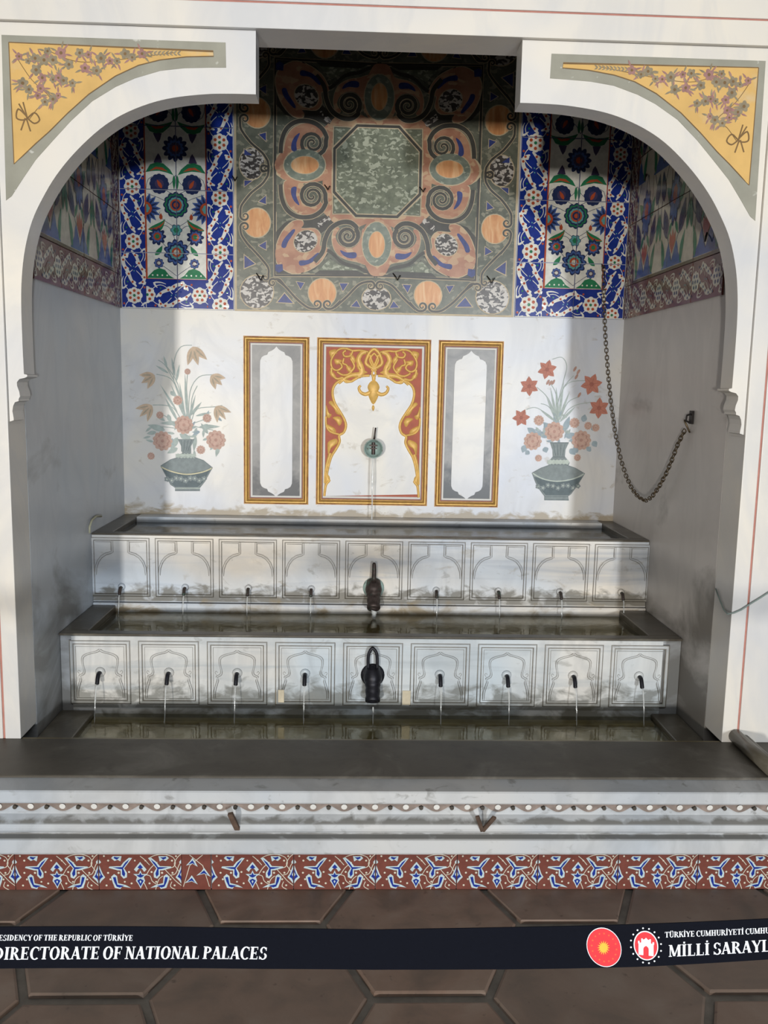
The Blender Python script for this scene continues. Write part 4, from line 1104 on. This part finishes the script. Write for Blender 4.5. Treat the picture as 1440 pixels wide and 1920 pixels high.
# ============================================================ PAINTED BOUQUETS on the marble
def bouquet(nm, label, tulips):
    c0 = atY(*((350, 918) if nm == 'l' else (1045, 935)), YB)
    par = thing('bouquet_painting', label, 'painting', (c0[0], YB-.0012, c0[1]))
    def W(x, y):
        a = atY(x, y, YB); return (a[0]-c0[0], a[1]-c0[1])
    return par, W
def pt(name, par, fn):
    P = Paint(.00022); fn(P); P.build(name, par)
# left bouquet, traced in photo pixels (crop origin 0,560 scale 1/3)
par, W = bouquet('l', 'painted bouquet of pale drooping tulips in a grey vase left of the gilt panels', True)
Lp = lambda l: [W(x/3, 560+y/3) for x, y in l]
def stemsL(P):
    for l in ([(1045, 680), (1010, 560), (975, 440), (985, 330), (1020, 270), (1080, 262)], [(1050, 680), (1010, 540), (960, 450), (880, 425)], [(1060, 680), (1070, 520), (1120, 440), (1195, 428)],
              [(1030, 700), (980, 620), (930, 600), (860, 598)], [(1080, 680), (1110, 620), (1210, 608), (1250, 600)], [(1045, 680), (1000, 480), (930, 370)], [(1050, 680), (1050, 500), (1055, 420)],
              [(1040, 690), (1020, 560), (940, 390), (890, 345)], [(1000, 720), (930, 660), (900, 655)], [(1090, 700), (1150, 680)], [(1070, 680), (1080, 560), (1110, 490)], [(1000, 730), (900, 720), (840, 730)], [(1100, 720), (1200, 740)]):
        P.stroke(smooth(Lp(l), 4), .0035, 'paint_stem', 2)
def leafL(P, x0, y0, x1, y1, wd, m='paint_leaf', b=0, z=2):
    a, b_ = Lp([(x0, y0), (x1, y1)]); P.leaf(*a, *b_, wd, m, z, b)
def leavesL(P):
    for q in ([1040, 690, 1010, 470, .012], [1050, 690, 960, 480, .012], [1055, 680, 1040, 420, .014], [1000, 640, 900, 480, .010], [1060, 690, 1100, 540, .012], [985, 440, 965, 330, .012], [990, 470, 1010, 370, .012], [1070, 660, 1135, 580, .014],
              [1000, 690, 930, 560, .014], [1100, 660, 1190, 640, .012], [950, 420, 875, 375, .012], [940, 390, 920, 320, .012], [1010, 700, 900, 700, .02], [930, 740, 830, 710, .03], [880, 750, 825, 760, .02], [1000, 780, 960, 850, .03],
              [1100, 770, 1090, 860, .02], [1120, 720, 1240, 720, .02], [1230, 830, 1215, 890, .02], [1000, 840, 940, 870, .025], [945, 650, 960, 700, .02], [880, 650, 930, 690, .02], [960, 520, 985, 550, .02], [1170, 760, 1130, 700, .02], [1010, 760, 1080, 800, .03]):
        leafL(P, *q)
    for i in range(26):
        a = random.uniform(0, 2*PI); x = 1040+random.gauss(0, 85); y = 740+random.gauss(0, 45); leafL(P, x, y, x+45*math.cos(a), y+45*math.sin(a), .012, random.choice(['paint_leaf', 'paint_leaf_blue']))
def tulip(P, x, y, dx, dy, r):
    """tulip drooping towards (dx,dy) in crop px"""
    for k, a in enumerate((-.55, 0, .55)):
        ca, sa = math.cos(a), math.sin(a); ex, ey = dx*ca-dy*sa, dx*sa+dy*ca
        leafL(P, x, y, x+ex, y+ey, .030*r, 'paint_tulip', z=4); leafL(P, x+ex*.2, y+ey*.2, x+ex*.85, y+ey*.85, .008*r, 'paint_tulip_dk', z=5)
    q = Lp([(x+dx*.3, y+dy*.3)])[0]; P.disc(q[0], q[1], .022*r, 'paint_tulip', 4)
def flowersL(P):
    tulip(P, 1085, 270, 30, 105, 1.1); tulip(P, 870, 430, -75, 45, 1); tulip(P, 1190, 432, 60, 55, 1); tulip(P, 855, 600, -70, 65, .9); tulip(P, 1215, 605, 55, 75, .9)
    for x, y, r in ((1035, 710, 55), (915, 800, 58), (1215, 795, 58), (1000, 572, 28), (1165, 672, 26), (1130, 850, 26), (900, 655, 22), (850, 885, 22), (1055, 410, 18)):
        q = Lp([(x, y)])[0]; rr = r*.00083
        P.flower(q[0], q[1], rr, 11, 'paint_rose', 4, .14); P.flower(q[0], q[1], rr*.72, 9, 'paint_rose_dk', 5, .2); P.flower(q[0], q[1], rr*.6, 7, 'paint_rose', 6, .25); P.disc(q[0], q[1], rr*.16, 'paint_rose_dk', 7)
def vaseL(P):
    P.poly(Lp([(905, 940), (960, 905), (1010, 890), (1090, 890), (1145, 910), (1195, 950), (1150, 1030), (1125, 1062), (1125, 1080), (985, 1080), (985, 1062), (960, 1045)]), 'paint_vase', 3)
    P.poly(Lp([(915, 955), (1050, 985), (1185, 960), (1140, 1035), (1110, 1060), (985, 1058), (955, 1030)]), 'paint_vase_dark', 4)
    P.poly(Lp([(1000, 790), (1095, 790), (1075, 830), (1075, 870), (1095, 890), (1000, 890), (1025, 868), (1020, 830)]), 'paint_vase', 5)
    for x in (1020, 1040, 1060, 1078): P.stroke(Lp([(x, 795), (1038+(x-1047)*.6, 860)]), .0022, 'paint_vase_dark', 6)
    P.stroke(smooth(Lp([(905, 945), (960, 970), (1050, 988), (1140, 975), (1195, 952)]), 4), .006, 'paint_cream', 6)
    for i in range(9):
        q = Lp([(940+i*26, 1015+8*math.sin(i*2))])[0]; P.flower(q[0], q[1], .014, 5, 'paint_vase', 5, .3); P.disc(q[0], q[1], .004, 'paint_vase_light', 6)
    for i in range(6):
        q = Lp([(1000+i*18, 880)])[0]; P.flower(q[0], q[1]-.003, .012, 5, 'paint_vase_light', 7, .3)
    P.stroke(Lp([(985, 1066), (1125, 1066)]), .004, 'paint_vase_light', 6); P.stroke(Lp([(985, 1080), (1125, 1080)]), .003, 'paint_vase_dark', 6)
    P.stroke(Lp([(905, 940), (960, 905), (1010, 890), (1090, 890), (1145, 910), (1195, 950), (1150, 1030), (1125, 1062)]), .0025, 'paint_line', 7); P.stroke(Lp([(905, 940), (960, 1045), (985, 1062)]), .0025, 'paint_line', 7)
pt('stems', par, stemsL); pt('leaves', par, leavesL); pt('flowers', par, flowersL); pt('vase', par, vaseL)
# right bouquet (crop origin 920,560, scale .3611)
par, W2 = bouquet('r', 'painted bouquet of red lilies in a grey vase right of the gilt panels', False)
Lp = lambda l: [W2(920+x*.3611, 560+y*.3611) for x, y in l]
def stemsR(P):
    for l in ([(350, 640), (345, 560), (380, 420), (395, 350), (370, 305), (320, 315)], [(350, 640), (300, 520), (240, 460)], [(355, 640), (350, 540), (400, 440), (500, 425)], [(360, 640), (400, 580), (450, 550), (520, 538)],
              [(340, 640), (280, 590), (230, 565), (185, 575)], [(350, 640), (340, 500), (310, 440)], [(355, 630), (370, 480), (430, 400)], [(360, 630), (400, 540), (455, 510)], [(345, 620), (300, 560), (260, 545)]):
        P.stroke(smooth(Lp(l), 4), .0032, 'paint_stem', 2)
def leavesR(P):
    for q in ([345, 640, 310, 460, .012], [350, 640, 380, 430, .012], [350, 640, 410, 480, .012], [345, 640, 290, 510, .012], [350, 630, 340, 460, .014], [360, 640, 440, 560, .012], [340, 640, 250, 570, .012], [330, 690, 270, 640, .03], [350, 690, 330, 590, .03], [380, 690, 410, 610, .03],
              [300, 720, 240, 690, .03], [390, 720, 440, 700, .03], [230, 700, 190, 670, .03], [180, 760, 165, 800, .03], [200, 790, 180, 810, .025], [280, 770, 290, 800, .03], [410, 780, 440, 810, .03], [480, 640, 490, 600, .03], [520, 680, 560, 660, .03], [530, 740, 550, 770, .03], [450, 800, 430, 770, .03], [500, 790, 520, 770, .03]):
        leafL(P, *q, m='paint_leaf_blue' if q[4] > .02 else 'paint_leaf')
    for i in range(34):
        a = random.uniform(0, 2*PI); x = 355+random.gauss(0, 70); y = 690+random.gauss(0, 38); leafL(P, x, y, x+40*math.cos(a), y+40*math.sin(a), .012, random.choice(['paint_leaf', 'paint_leaf_blue', 'paint_leaf_blue']))
def lily(P, x, y, r, ph):
    q = Lp([(x, y)])[0]; R_ = r*.001
    for k in range(6):
        a = ph+k*PI/3; P.leaf(q[0], q[1], q[0]+R_*math.cos(a), q[1]+R_*math.sin(a), R_*.62, 'paint_lily', 4)
        P.stroke([(q[0], q[1]), (q[0]+R_*.8*math.cos(a), q[1]+R_*.8*math.sin(a))], .0018, 'paint_lily_dk', 5)
    P.disc(q[0], q[1], R_*.2, 'paint_lily_dk', 6)
def flowersR(P):
    for x, y, r, ph in ((293, 368, 48, .3), (200, 455, 48, .6), (523, 445, 54, .2), (562, 568, 52, .5), (158, 618, 44, .1)): lily(P, x, y, r, ph)
    for x, y in ((437, 365), (455, 380), (445, 405), (310, 438), (325, 434), (297, 434), (460, 500)):
        q = Lp([(x, y)])[0]; P.disc(q[0], q[1], .006, 'paint_bud', 4, .014, -.5)
    for x, y, r in ((330, 690, 50), (218, 740, 46), (470, 735, 50), (250, 632, 26), (435, 645, 26), (248, 828, 18), (545, 670, 20), (450, 825, 18), (505, 660, 20)):
        q = Lp([(x, y)])[0]; rr = r*.00098
        P.flower(q[0], q[1], rr, 11, 'paint_rose', 4, .14); P.flower(q[0], q[1], rr*.72, 9, 'paint_rose_dk', 5, .2); P.flower(q[0], q[1], rr*.6, 7, 'paint_rose', 6, .25); P.disc(q[0], q[1], rr*.16, 'paint_rose_dk', 7)
def vaseR(P):
    P.poly(Lp([(215, 905), (260, 880), (310, 862), (390, 862), (440, 880), (487, 908), (455, 960), (415, 1015), (400, 1025), (405, 1045), (278, 1045), (280, 1025), (250, 985), (232, 950)]), 'paint_vase', 3)
    P.poly(Lp([(226, 925), (345, 950), (475, 925), (445, 970), (405, 1020), (285, 1020), (250, 975)]), 'paint_vase_dark', 4)
    P.poly(Lp([(308, 748), (405, 748), (388, 785), (385, 820), (410, 850), (405, 865), (300, 862), (298, 848), (322, 820), (320, 785)]), 'paint_vase', 5)
    for x in (325, 345, 365, 385): P.stroke(Lp([(x, 755), (355+(x-355)*.6, 815)]), .0024, 'paint_vase_dark', 6)
    P.stroke(Lp([(308, 748), (405, 748)]), .004, 'paint_line', 6); P.stroke(Lp([(322, 822), (386, 822)]), .004, 'paint_line', 6)
    P.stroke(smooth(Lp([(215, 905), (270, 935), (345, 948), (430, 935), (487, 908)]), 4), .006, 'paint_vase_light', 6)
    for i in range(9):
        q = Lp([(245+i*26, 975+8*math.sin(i*2))])[0]; P.flower(q[0], q[1], .013, 5, 'paint_vase', 5, .3); P.disc(q[0], q[1], .004, 'paint_vase_light', 6)
    for i in range(6):
        q = Lp([(305+i*18, 848)])[0]; P.flower(q[0], q[1], .013, 5, 'paint_vase_light', 7, .3)
    for l in ([(215, 905), (232, 950), (250, 985), (280, 1025), (278, 1045), (405, 1045), (400, 1025), (415, 1015), (455, 960), (487, 908), (440, 880), (390, 862), (310, 862), (260, 880), (215, 905)], [(280, 1027), (402, 1027)]):
        P.stroke(Lp(l), .0028, 'paint_line', 7)
pt('stems', par, stemsR); pt('leaves', par, leavesR); pt('flowers', par, flowersR); pt('vase', par, vaseR)

# ============================================================ SPANDREL ORNAMENTS
gl_ = [(0, 57), (423, 80), (424, 127), (393, 127), (345, 128), (300, 133), (253, 147), (217, 163), (173, 190), (133, 227), (100, 263), (67, 300), (42, 337), (22, 368), (13, 380)]
go_ = [(17, 80), (400, 97), (401, 106), (350, 107), (300, 113), (260, 123), (217, 143), (167, 177), (127, 213), (93, 247), (67, 270), (43, 293), (27, 308)]
fl_pts = [(110, 320), (160, 345), (205, 395), (240, 440), (270, 290), (300, 340), (345, 300), (390, 365), (450, 300), (480, 385), (545, 400), (570, 330), (620, 345), (705, 305), (745, 325), (800, 305), (130, 470), (165, 505), (215, 540), (255, 575), (300, 560), (330, 540), (360, 455), (410, 470), (330, 440), (200, 330), (250, 340), (500, 310), (660, 345), (300, 450), (230, 500)]
PY = YF+.0115
for sgn, lab in ((-1, 'left'), (1, 'right')):
    def S2(x, y):
        a = atY(x, y, YF+.012); return (sgn*(CX-a[0]), a[1])
    T_ = [(sgn*1.0*abs(a)*1.0, b) for a, b in []]
    o = thing('spandrel_ornament', 'ochre painted spandrel with mauve flower garland in a grey border, upper %s of the arch' % lab, 'ornament', (CX, YF+.012, 0))
    P = Paint(.0004); mk = lambda l: [(a if True else 0, b) for a, b in (S2(*q) for q in l)]
    outer = mk(gl_); outer[0] = (sgn*1.176, outer[1][1]); outer[-1] = (sgn*1.182, 2.10)
    mb = MB(); mb.prism(outer, -.0015, .0005); mb.build('grey_border', m_olive, o)
    P.poly(mk(go_), 'ochre', 0)
    MATS['ochre'] = m_ochre; P.build('ochre_field', o, y=-.0025)
    P = Paint(.0003); MATS['mauve'] = m_mauve; MATS['gleaf'] = m_gpaint; MATS['umber'] = m_umber
    P.stroke(mk(go_+[go_[0]]), .0028, 'umber', 1)
    rr = random.Random(3)
    path = smooth([(55/1, 0)], 1) if False else None
    for i, (x, y) in enumerate(fl_pts):
        q = S2(x/3, y/3); r = rr.uniform(.010, .019)
        P.flower(q[0], q[1], r, 5, 'mauve' if i % 3 == 0 else 'gleaf', 2, .35, ph=rr.uniform(0, 6)); P.disc(q[0], q[1], r*.3, 'umber', 3, n=6)
        for k in range(4):
            a = rr.uniform(0, 2*PI); P.leaf(q[0]+r*.7*math.cos(a), q[1]+r*.7*math.sin(a), q[0]+(r+.018)*math.cos(a), q[1]+(r+.018)*math.sin(a), .006, 'gleaf' if k % 2 else 'mauve', 2, n=4)
    for x in range(800, 1000, 22):
        for s in (-1, 1):
            a, b = S2(x/3, (302)/3), S2((x+22)/3, (302+s*14)/3); P.leaf(*a, *b, .005, 'gleaf', 2, n=4)
    P.stroke(smooth(mk([(33, 110), (60, 150), (95, 185), (75, 200), (55, 225)]), 4), .002, 'umber', 1); P.stroke(smooth(mk([(90, 95), (140, 115), (200, 115), (330, 99)]), 4), .002, 'umber', 1)
    for l in ([(50, 218), (35, 205), (32, 222), (48, 225), (65, 212), (75, 225), (65, 232), (52, 222)], [(48, 222), (40, 245)], [(50, 222), (58, 247)], [(36, 195), (52, 222)], [(44, 192), (52, 222)]):
        P.stroke(smooth(mk(l), 4), .0045, 'umber', 2)
    P.build('flower_garland', o, y=-.0028)

# ============================================================ CHAIN
P0 = on(1131, 500, 1, YB-.03); P1 = on(1293, 790, 0, XR-.012)
pn = Vector((P1.y-P0.y, -(P1.x-P0.x), 0)).normalized()
def onc(x, y):
    d = ray(x, y); return CAM+d*((P0-CAM).dot(pn)/d.dot(pn))
cp = [(1131, 500), (1132, 560), (1135, 630), (1140, 700), (1146, 760), (1154, 815), (1164, 862), (1174, 893), (1185, 917), (1197, 932), (1210, 939), (1222, 932), (1235, 914), (1248, 890), (1260, 862), (1270, 835), (1281, 812), (1291, 794)]
c3 = [onc(*p) for p in cp]
for i, q in enumerate(c3): q.y = min(q.y, YB-.035)
dense = []
for i in range(len(c3)-1):
    for k in range(10): dense.append(c3[i].lerp(c3[i+1], k/10))
dense.append(c3[-1])
acc = [0]
for a, b in zip(dense[:-1], dense[1:]): acc.append(acc[-1]+(b-a).length)
def along(s):
    for i in range(len(acc)-1):
        if acc[i+1] >= s: return dense[i].lerp(dense[i+1], (s-acc[i])/max(1e-9, acc[i+1]-acc[i]))
    return dense[-1]
ch = thing('hanging_chain', 'long bronze chain looping from the right tile panel to the right side wall', 'chain', P0)
def link(L_, R_, r):
    mb = MB(); n = 18; m = 6; v = []; f = []
    for i in range(n):
        a = 2*PI*i/n; cx_ = math.cos(a)*R_; cz_ = math.sin(a)*R_+(L_*.5-R_)*(1 if math.sin(a) > 0 else -1)
        nx, nz = math.cos(a), math.sin(a)
        for k in range(m):
            t_ = 2*PI*k/m; v.append((cx_+nx*r*math.cos(t_), r*math.sin(t_), cz_+nz*r*math.cos(t_)))
    for i in range(n):
        for k in range(m): f.append((i*m+k, i*m+(k+1) % m, ((i+1) % n)*m+(k+1) % m, ((i+1) % n)*m+k))
    mb.addp(v, f); return mb
lm = link(.024, .0075, .0021); first = lm.build('link', 'chain_bronze', ch, True); s = .012; i = 0
pitch = .0178
while s < acc[-1]-.03:
    a, b = along(s-.008), along(s+.008); d = (b-a).normalized(); mid = along(s)
    o = first if i == 0 else add('link', first.data, ch)
    q = d.to_track_quat('Z', 'Y'); 
    from mathutils import Quaternion
    q = q @ Quaternion((0, 0, 1), .5+(PI/2 if i % 2 else 0))
    o.rotation_mode = 'QUATERNION'; o.rotation_quaternion = q; o.location = mid-P0
    s += pitch; i += 1
big = link(.05, .012, .0035); o = big.build('end_ring', 'chain_bronze', ch, True); o.location = along(acc[-1]-.015)-P0; o.rotation_euler = (-.45, 0, 1.2)
mb = MB(); mb.tube([(0, .03, .02), (0, .015, .0), (0, -.004, -.006), (0, -.012, .004)], .004, 8); mb.build('hook', 'iron_dark', ch, True)
mb = MB(); c_ = P1-P0; mb.box(c_.x+.002, c_.x+.011, c_.y-.014, c_.y+.014, c_.z-.01, c_.z+.04); mb.tube([c_+Vector((.01, 0, .03)), c_+Vector((-.012, 0, .022)), c_+Vector((-.014, 0, .002)), c_+Vector((-.002, 0, -.004))], .004, 8)
mb.build('wall_staple', 'iron_dark', ch, bevel=.001)

# small iron hooks
def hook(px_, py_, label, wall='b', s=1.0, y=YB-.0105):
    if wall == 'b': p = on(px_, py_, 1, y); rz = 0
    else: p = on(px_, py_, 0, XR-.008); rz = -PI/2
    mb = MB(); mb.tube([(-.014*s, .003, .018*s), (-.004*s, -.012, .004*s), (.002*s, -.016, -.008*s), (.012*s, -.018, .010*s)], .0026, 8)
    tag(mb.build('iron_hook', 'iron_dark', smooth=True, loc=p, rot=(0, 0, rz)), label, 'hook')
hook(614, 354, 'small iron hook beside the lower left corner of the green octagon')
hook(792, 358, 'small iron hook beside the lower right corner of the green octagon')
hook(744, 522, 'bent iron hook at the bottom centre border of the inlaid stone panel', s=1.3)
hook(488, 522, 'bent iron hook on the dark disc at the lower left of the inlaid stone panel', s=1.3)
hook(920, 527, 'bent iron hook on the dark disc at the lower right of the inlaid stone panel', s=1.3)
hook(441, 337, 'black iron hook at the joint between left tile panel and stone panel', y=YB-.009)
hook(1330, 446, 'black bent iron hook on the right side wall tiles near the arch', 'r', 1.6)
hook(1216, 334, 'black iron hook on the right side wall tiles near the corner', 'r', 1.4)
# bent pale tube by the left end of the upper basin
p = on(186, 970, 0, XL+.01)
pts = [on(x, y, 0, XL+.012) for x, y in ((190, 968), (180, 968), (172, 976), (168, 988), (168, 1000))]
mb = MB(); mb.tube([q-pts[-1] for q in pts], .0045, 8); tag(mb.build('bent_tube', 'pale_plastic', smooth=True, loc=pts[-1]), 'small pale bent tube on the left side wall at the end of the upper basin', 'tube')
# thin cable sagging on the right pier
pts = [on(x, y, 1, YF-.005) for x, y in ((1364, 1151), (1376, 1149), (1390, 1143), (1410, 1130), (1425, 1121), (1445, 1108))]
q0 = on(1342, 1104, 0, XR-.004); q1 = on(1350, 1126, 0, XR-.004); q1.y = min(q1.y, YF+.2)
mb = MB(); mb.tube([q0-pts[0], q1-pts[0], on(1357, 1143, 0, XR-.004)-pts[0]]+[q-pts[0] for q in pts], .0028, 6)
plain('cable_green', (132, 146, 140), .6); tag(mb.build('cable', 'cable_green', smooth=True, loc=pts[0]), 'thin grey green cable sagging across the edge of the right pier', 'cable')

# ============================================================ BARRIER BELT
YBELT = 1.0
TOP = [(-500, 1731), (0, 1738), (240, 1742), (480, 1746.5), (700, 1746), (960, 1736), (1200, 1727.5), (1440, 1719), (1900, 1702)]
BOT = [(-500, 1812), (0, 1816), (240, 1820), (480, 1822.5), (700, 1821), (960, 1814.5), (1200, 1807), (1440, 1795), (1900, 1772)]
def ed(tab, x):
    return float(np.interp(x, [a for a, b in tab], [b for a, b in tab]))
def bp(x, y, dy=0):
    q = on(x, y, 1, YBELT); return Vector((q.x, YBELT+.006*math.sin(x/260)+dy, q.z))
belt = thing('barrier_belt', 'navy retractable barrier belt with white lettering stretched across the foreground', 'barrier', (0, YBELT, .85))
O_ = Vector((0, YBELT, .85))
xs = list(range(-500, 1901, 40)); v = []; f = []
for x in xs:
    a, b = bp(x, ed(TOP, x)), bp(x, ed(BOT, x)); v += [a-O_, b-O_, a-O_+Vector((0, .0012, 0)), b-O_+Vector((0, .0012, 0))]
for i in range(len(xs)-1):
    a = i*4; c = a+4; f += [(a, a+1, c+1, c), (a+2, c+2, c+3, a+3), (a, c, c+2, a+2), (a+1, a+3, c+3, c+1)]
link_mesh('webbing', v, f, 'belt_fabric', None, belt)
TK, TN = .20, .085
def glyph(ch):
    """list of polygons in a unit-high box, and advance width"""
    G_ = []; 
    def R(x0, y0, x1, y1): G_.append([(x0, y0), (x1, y0), (x1, y1), (x0, y1)])
    def stem(x, w=TK, ser=True, y0=0, y1=1):
        R(x, y0, x+w, y1)
        if ser: R(x-.07, 0, x+w+.07, .06); R(x-.07, .94, x+w+.07, 1)
    def diag(x0, y0, x1, y1, w): G_.append([(x0-w/2, y0), (x0+w/2, y0), (x1+w/2, y1), (x1-w/2, y1)])
    def arc(cx, cy, rx, ry, a0, a1, thk=TK, thn=TN, n=14):
        pr = None
        for i in range(n+1):
            a = math.radians(a0+(a1-a0)*i/n); k = abs(math.cos(a)); ix = rx-(thk); iy = ry-(thn)
            o = (cx+rx*math.cos(a), cy+ry*math.sin(a)); q = (cx+ix*math.cos(a), cy+iy*math.sin(a))
            if pr: G_.append([pr[0], o, q, pr[1]])
            pr = (o, q)
    def dot(x): R(x-.07, 1.08, x+.07, 1.22)
    wd = .7
    c = ch
    if c in 'Iİ': stem(.1); wd = .42; 
    if c == 'İ': dot(.2)
    elif c == 'H': stem(.1); stem(.55); R(.3, .46, .55, .54); wd = .86
    elif c == 'E': stem(.1); R(.3, .93, .62, 1); R(.3, .46, .52, .54); R(.3, 0, .64, .07); R(.57, .78, .62, 1); R(.59, 0, .64, .24); R(.48, .36, .52, .64); wd = .72
    elif c == 'F': stem(.1); R(.3, .93, .62, 1); R(.3, .46, .52, .54); R(.57, .76, .62, 1); R(.48, .36, .52, .64); wd = .68
    elif c == 'L': stem(.1); R(.3, 0, .62, .07); R(.57, 0, .62, .26); wd = .68
    elif c == 'T': stem(.28); R(.02, .93, .74, 1); R(.02, .74, .07, 1); R(.69, .74, .74, 1); wd = .76
    elif c in 'UÜ':
        R(.1, .32, .3, 1); R(.03, .94, .37, 1); R(.60, .32, .69, 1); R(.52, .94, .77, 1); arc(.395, .32, .295, .32, 180, 360, .15, .1); wd = .8
        if c == 'Ü': R(.2, 1.08, .33, 1.22); R(.46, 1.08, .59, 1.22)
    elif c == 'D': stem(.1); arc(.3, .5, .45, .5, -90, 90); wd = .82
    elif c == 'O': arc(.42, .5, .38, .52, 0, 360, n=24); wd = .84
    elif c in 'CG':
        arc(.44, .5, .40, .52, 48, 312, n=20); R(.66, .70, .71, .98); wd = .76
        if c == 'G': R(.58, .05, .74, .42)
    elif c == 'Ğ': arc(.44, .5, .40, .52, 48, 312, n=20); R(.58, .05, .74, .42); wd = .8
    elif c == 'P': stem(.1); arc(.3, .73, .36, .27, -90, 90, .18, .07); wd = .68
    elif c == 'B': stem(.1); arc(.3, .75, .32, .25, -90, 90, .17, .07); arc(.3, .27, .37, .27, -90, 90, .18, .07); wd = .74
    elif c == 'R': stem(.1); arc(.3, .74, .34, .26, -90, 90, .18, .07); diag(.70, 0, .42, .5, .2); R(.6, 0, .86, .06); wd = .82
    elif c in 'SŞ': 
        arc(.34, .74, .26, .27, 20, 250, .15, .08, 14); arc(.34, .27, .30, .28, 200, 430, .16, .08, 14); R(.53, .72, .58, .98); R(.06, .04, .11, .30); wd = .66
        if c == 'Ş': R(.28, -.2, .4, -.02)
    elif c == 'N': R(.12, 0, .2, 1); R(.02, 0, .3, .06); R(.60, 0, .68, 1); R(.52, .94, .78, 1); diag(.64, 0, .18, 1, .2); R(.02, .94, .26, 1); wd = .8
    elif c == 'M': R(.1, 0, .18, 1); R(.02, 0, .27, .06); R(.72, 0, .92, 1); R(.66, 0, .99, .06); R(.8, .94, .99, 1); R(.02, .94, .2, 1); diag(.45, .05, .18, 1, .18); diag(.46, .05, .78, 1, .09); wd = 1.02
    elif c == 'A': diag(.12, 0, .38, 1, .09); diag(.64, 0, .38, 1, .21); R(.2, .28, .54, .35); R(.0, 0, .24, .06); R(.5, 0, .8, .06); wd = .78
    elif c == 'Y': R(.3, 0, .5, .46); R(.23, 0, .57, .06); diag(.4, .42, .12, 1, .2); diag(.42, .42, .68, 1, .09); R(.0, .94, .26, 1); R(.56, .94, .8, 1); wd = .78
    elif c == 'K': stem(.1); diag(.3, .42, .62, 1, .09); diag(.70, 0, .42, .6, .2); R(.5, .94, .74, 1); R(.58, 0, .84, .06); wd = .8
    elif c == ' ': wd = .22
    return G_, wd
def write(name, s, x_anchor, base, cap, width, align='l', slant=0):
    """base(x) = baseline pixel row; cap height px; width = total px"""
    tot = sum(glyph(c)[1] for c in s); kx = width/tot
    x = x_anchor-(width if align == 'r' else 0); v = []; f = []
    for c in s:
        gs, wd = glyph(c)
        for k, pg in enumerate(gs):
            b = len(v)
            for (a, y) in pg:
                px_ = x+a*kx+slant*y*cap; q = bp(px_, base(px_)-y*cap, -.0004-.00003*k)-O_; v.append(q)
            f.append(tuple(range(b, b+len(pg))))
        x += wd*kx
    link_mesh(name, v, f, 'belt_white', None, belt)
lineat = lambda pts: (lambda x: float(np.interp(x, [p[0] for p in pts], [p[1] for p in pts])))
write('lettering', 'PRESIDENCY OF THE REPUBLIC OF TÜRKİYE', 247, lineat([(-60, 1761.5), (0, 1763), (247, 1768)]), 10.5, 266, 'r', .12)
write('lettering', 'DIRECTORATE OF NATIONAL PALACES', 499, lineat([(-60, 1797), (0, 1799), (250, 1802.5), (499, 1804)]), 23.5, 512, 'r', .12)
write('lettering', 'TÜRKİYE CUMHURİYETİ CUMHURBAŞKANLIĞI', 1243, lineat([(1243, 1752), (1600, 1740)]), 10.5, 282, 'l', 0)
write('lettering', 'MİLLİ SARAYLAR BAŞKANLIĞI', 1250, lineat([(1250, 1788), (1430, 1780), (1900, 1762)]), 22, 400, 'l', 0)
def emb(name, cx, cy, rx, ry, m, lay, tilt=0, n=36, par=None):
    v = []
    for i in range(n):
        a = 2*PI*i/n; dx, dy = rx*math.cos(a), ry*math.sin(a)
        v.append(bp(cx+dx, cy-dy+tilt*dx, -.0004-.0002*lay)-O_)
    return link_mesh(name, v, [tuple(range(n))], m, None, par or belt)
def star(name, cx, cy, r, k, inner, m, lay, sy=1.0, par=None):
    v = []
    for i in range(2*k):
        a = PI*i/k+PI/2; rr_ = r if i % 2 == 0 else r*inner; v.append(bp(cx+rr_*math.cos(a), cy-rr_*sy*math.sin(a), -.0004-.0002*lay)-O_)
    v.append(bp(cx, cy, -.0004-.0002*lay)-O_)
    link_mesh(name, v, [(i, (i+1) % (2*k), 2*k) for i in range(2*k)], m, None, par or belt)
se = emb('sun_emblem', 1130, 1770.5, 32.5, 36.5, 'belt_white', 0, .15); emb('red_field', 1130, 1770.5, 31.3, 35, 'belt_red', 1, .15, par=se)
for i in range(16):
    a = 2*PI*i/16; star('emblem_star', 1130+23*math.cos(a), 1770.5-26*math.sin(a)+.15*23*math.cos(a), 2.6, 5, .4, 'belt_orange', 2, par=se)
star('emblem_sun', 1129, 1771, 12, 16, .55, 'belt_yellow', 2, 1.15, par=se)
ge = emb('gate_emblem', 1208, 1767, 23, 27.5, 'belt_white', 0, .12); emb('red_field', 1208, 1767, 21, 25.3, 'belt_red', 1, .12, par=ge)
gate = [(-14, 17), (-14, -4), (-15, -4), (-15, -9), (-12, -9), (-12, -6), (-9, -6), (-9, -14), (-6, -14), (-6, -12), (-3, -13), (0, -16), (3, -13), (6, -12), (6, -14), (9, -14), (9, -6), (12, -6), (12, -9), (15, -9), (15, -4), (14, -4), (14, 17), (5, 17), (5, 5), (4, 2), (0, -1), (-4, 2), (-5, 5), (-5, 17)]
tri = tessellate_polygon([[Vector((x, y, 0)) for x, y in gate]])
link_mesh('gate_figure', [bp(1208+x, 1768+y+.1*x, -.0004-.0004)-O_ for x, y in gate], [tuple(t_) for t_ in tri], 'belt_white', None, ge)
for i in range(16):
    a = 2*PI*(i+.5)/16; emb('emblem_dot', 1208+28.5*math.cos(a), 1767-32.5*math.sin(a)+.12*28*math.cos(a), 1.7, 1.7, 'belt_white', 1, 0, 8, par=ge)
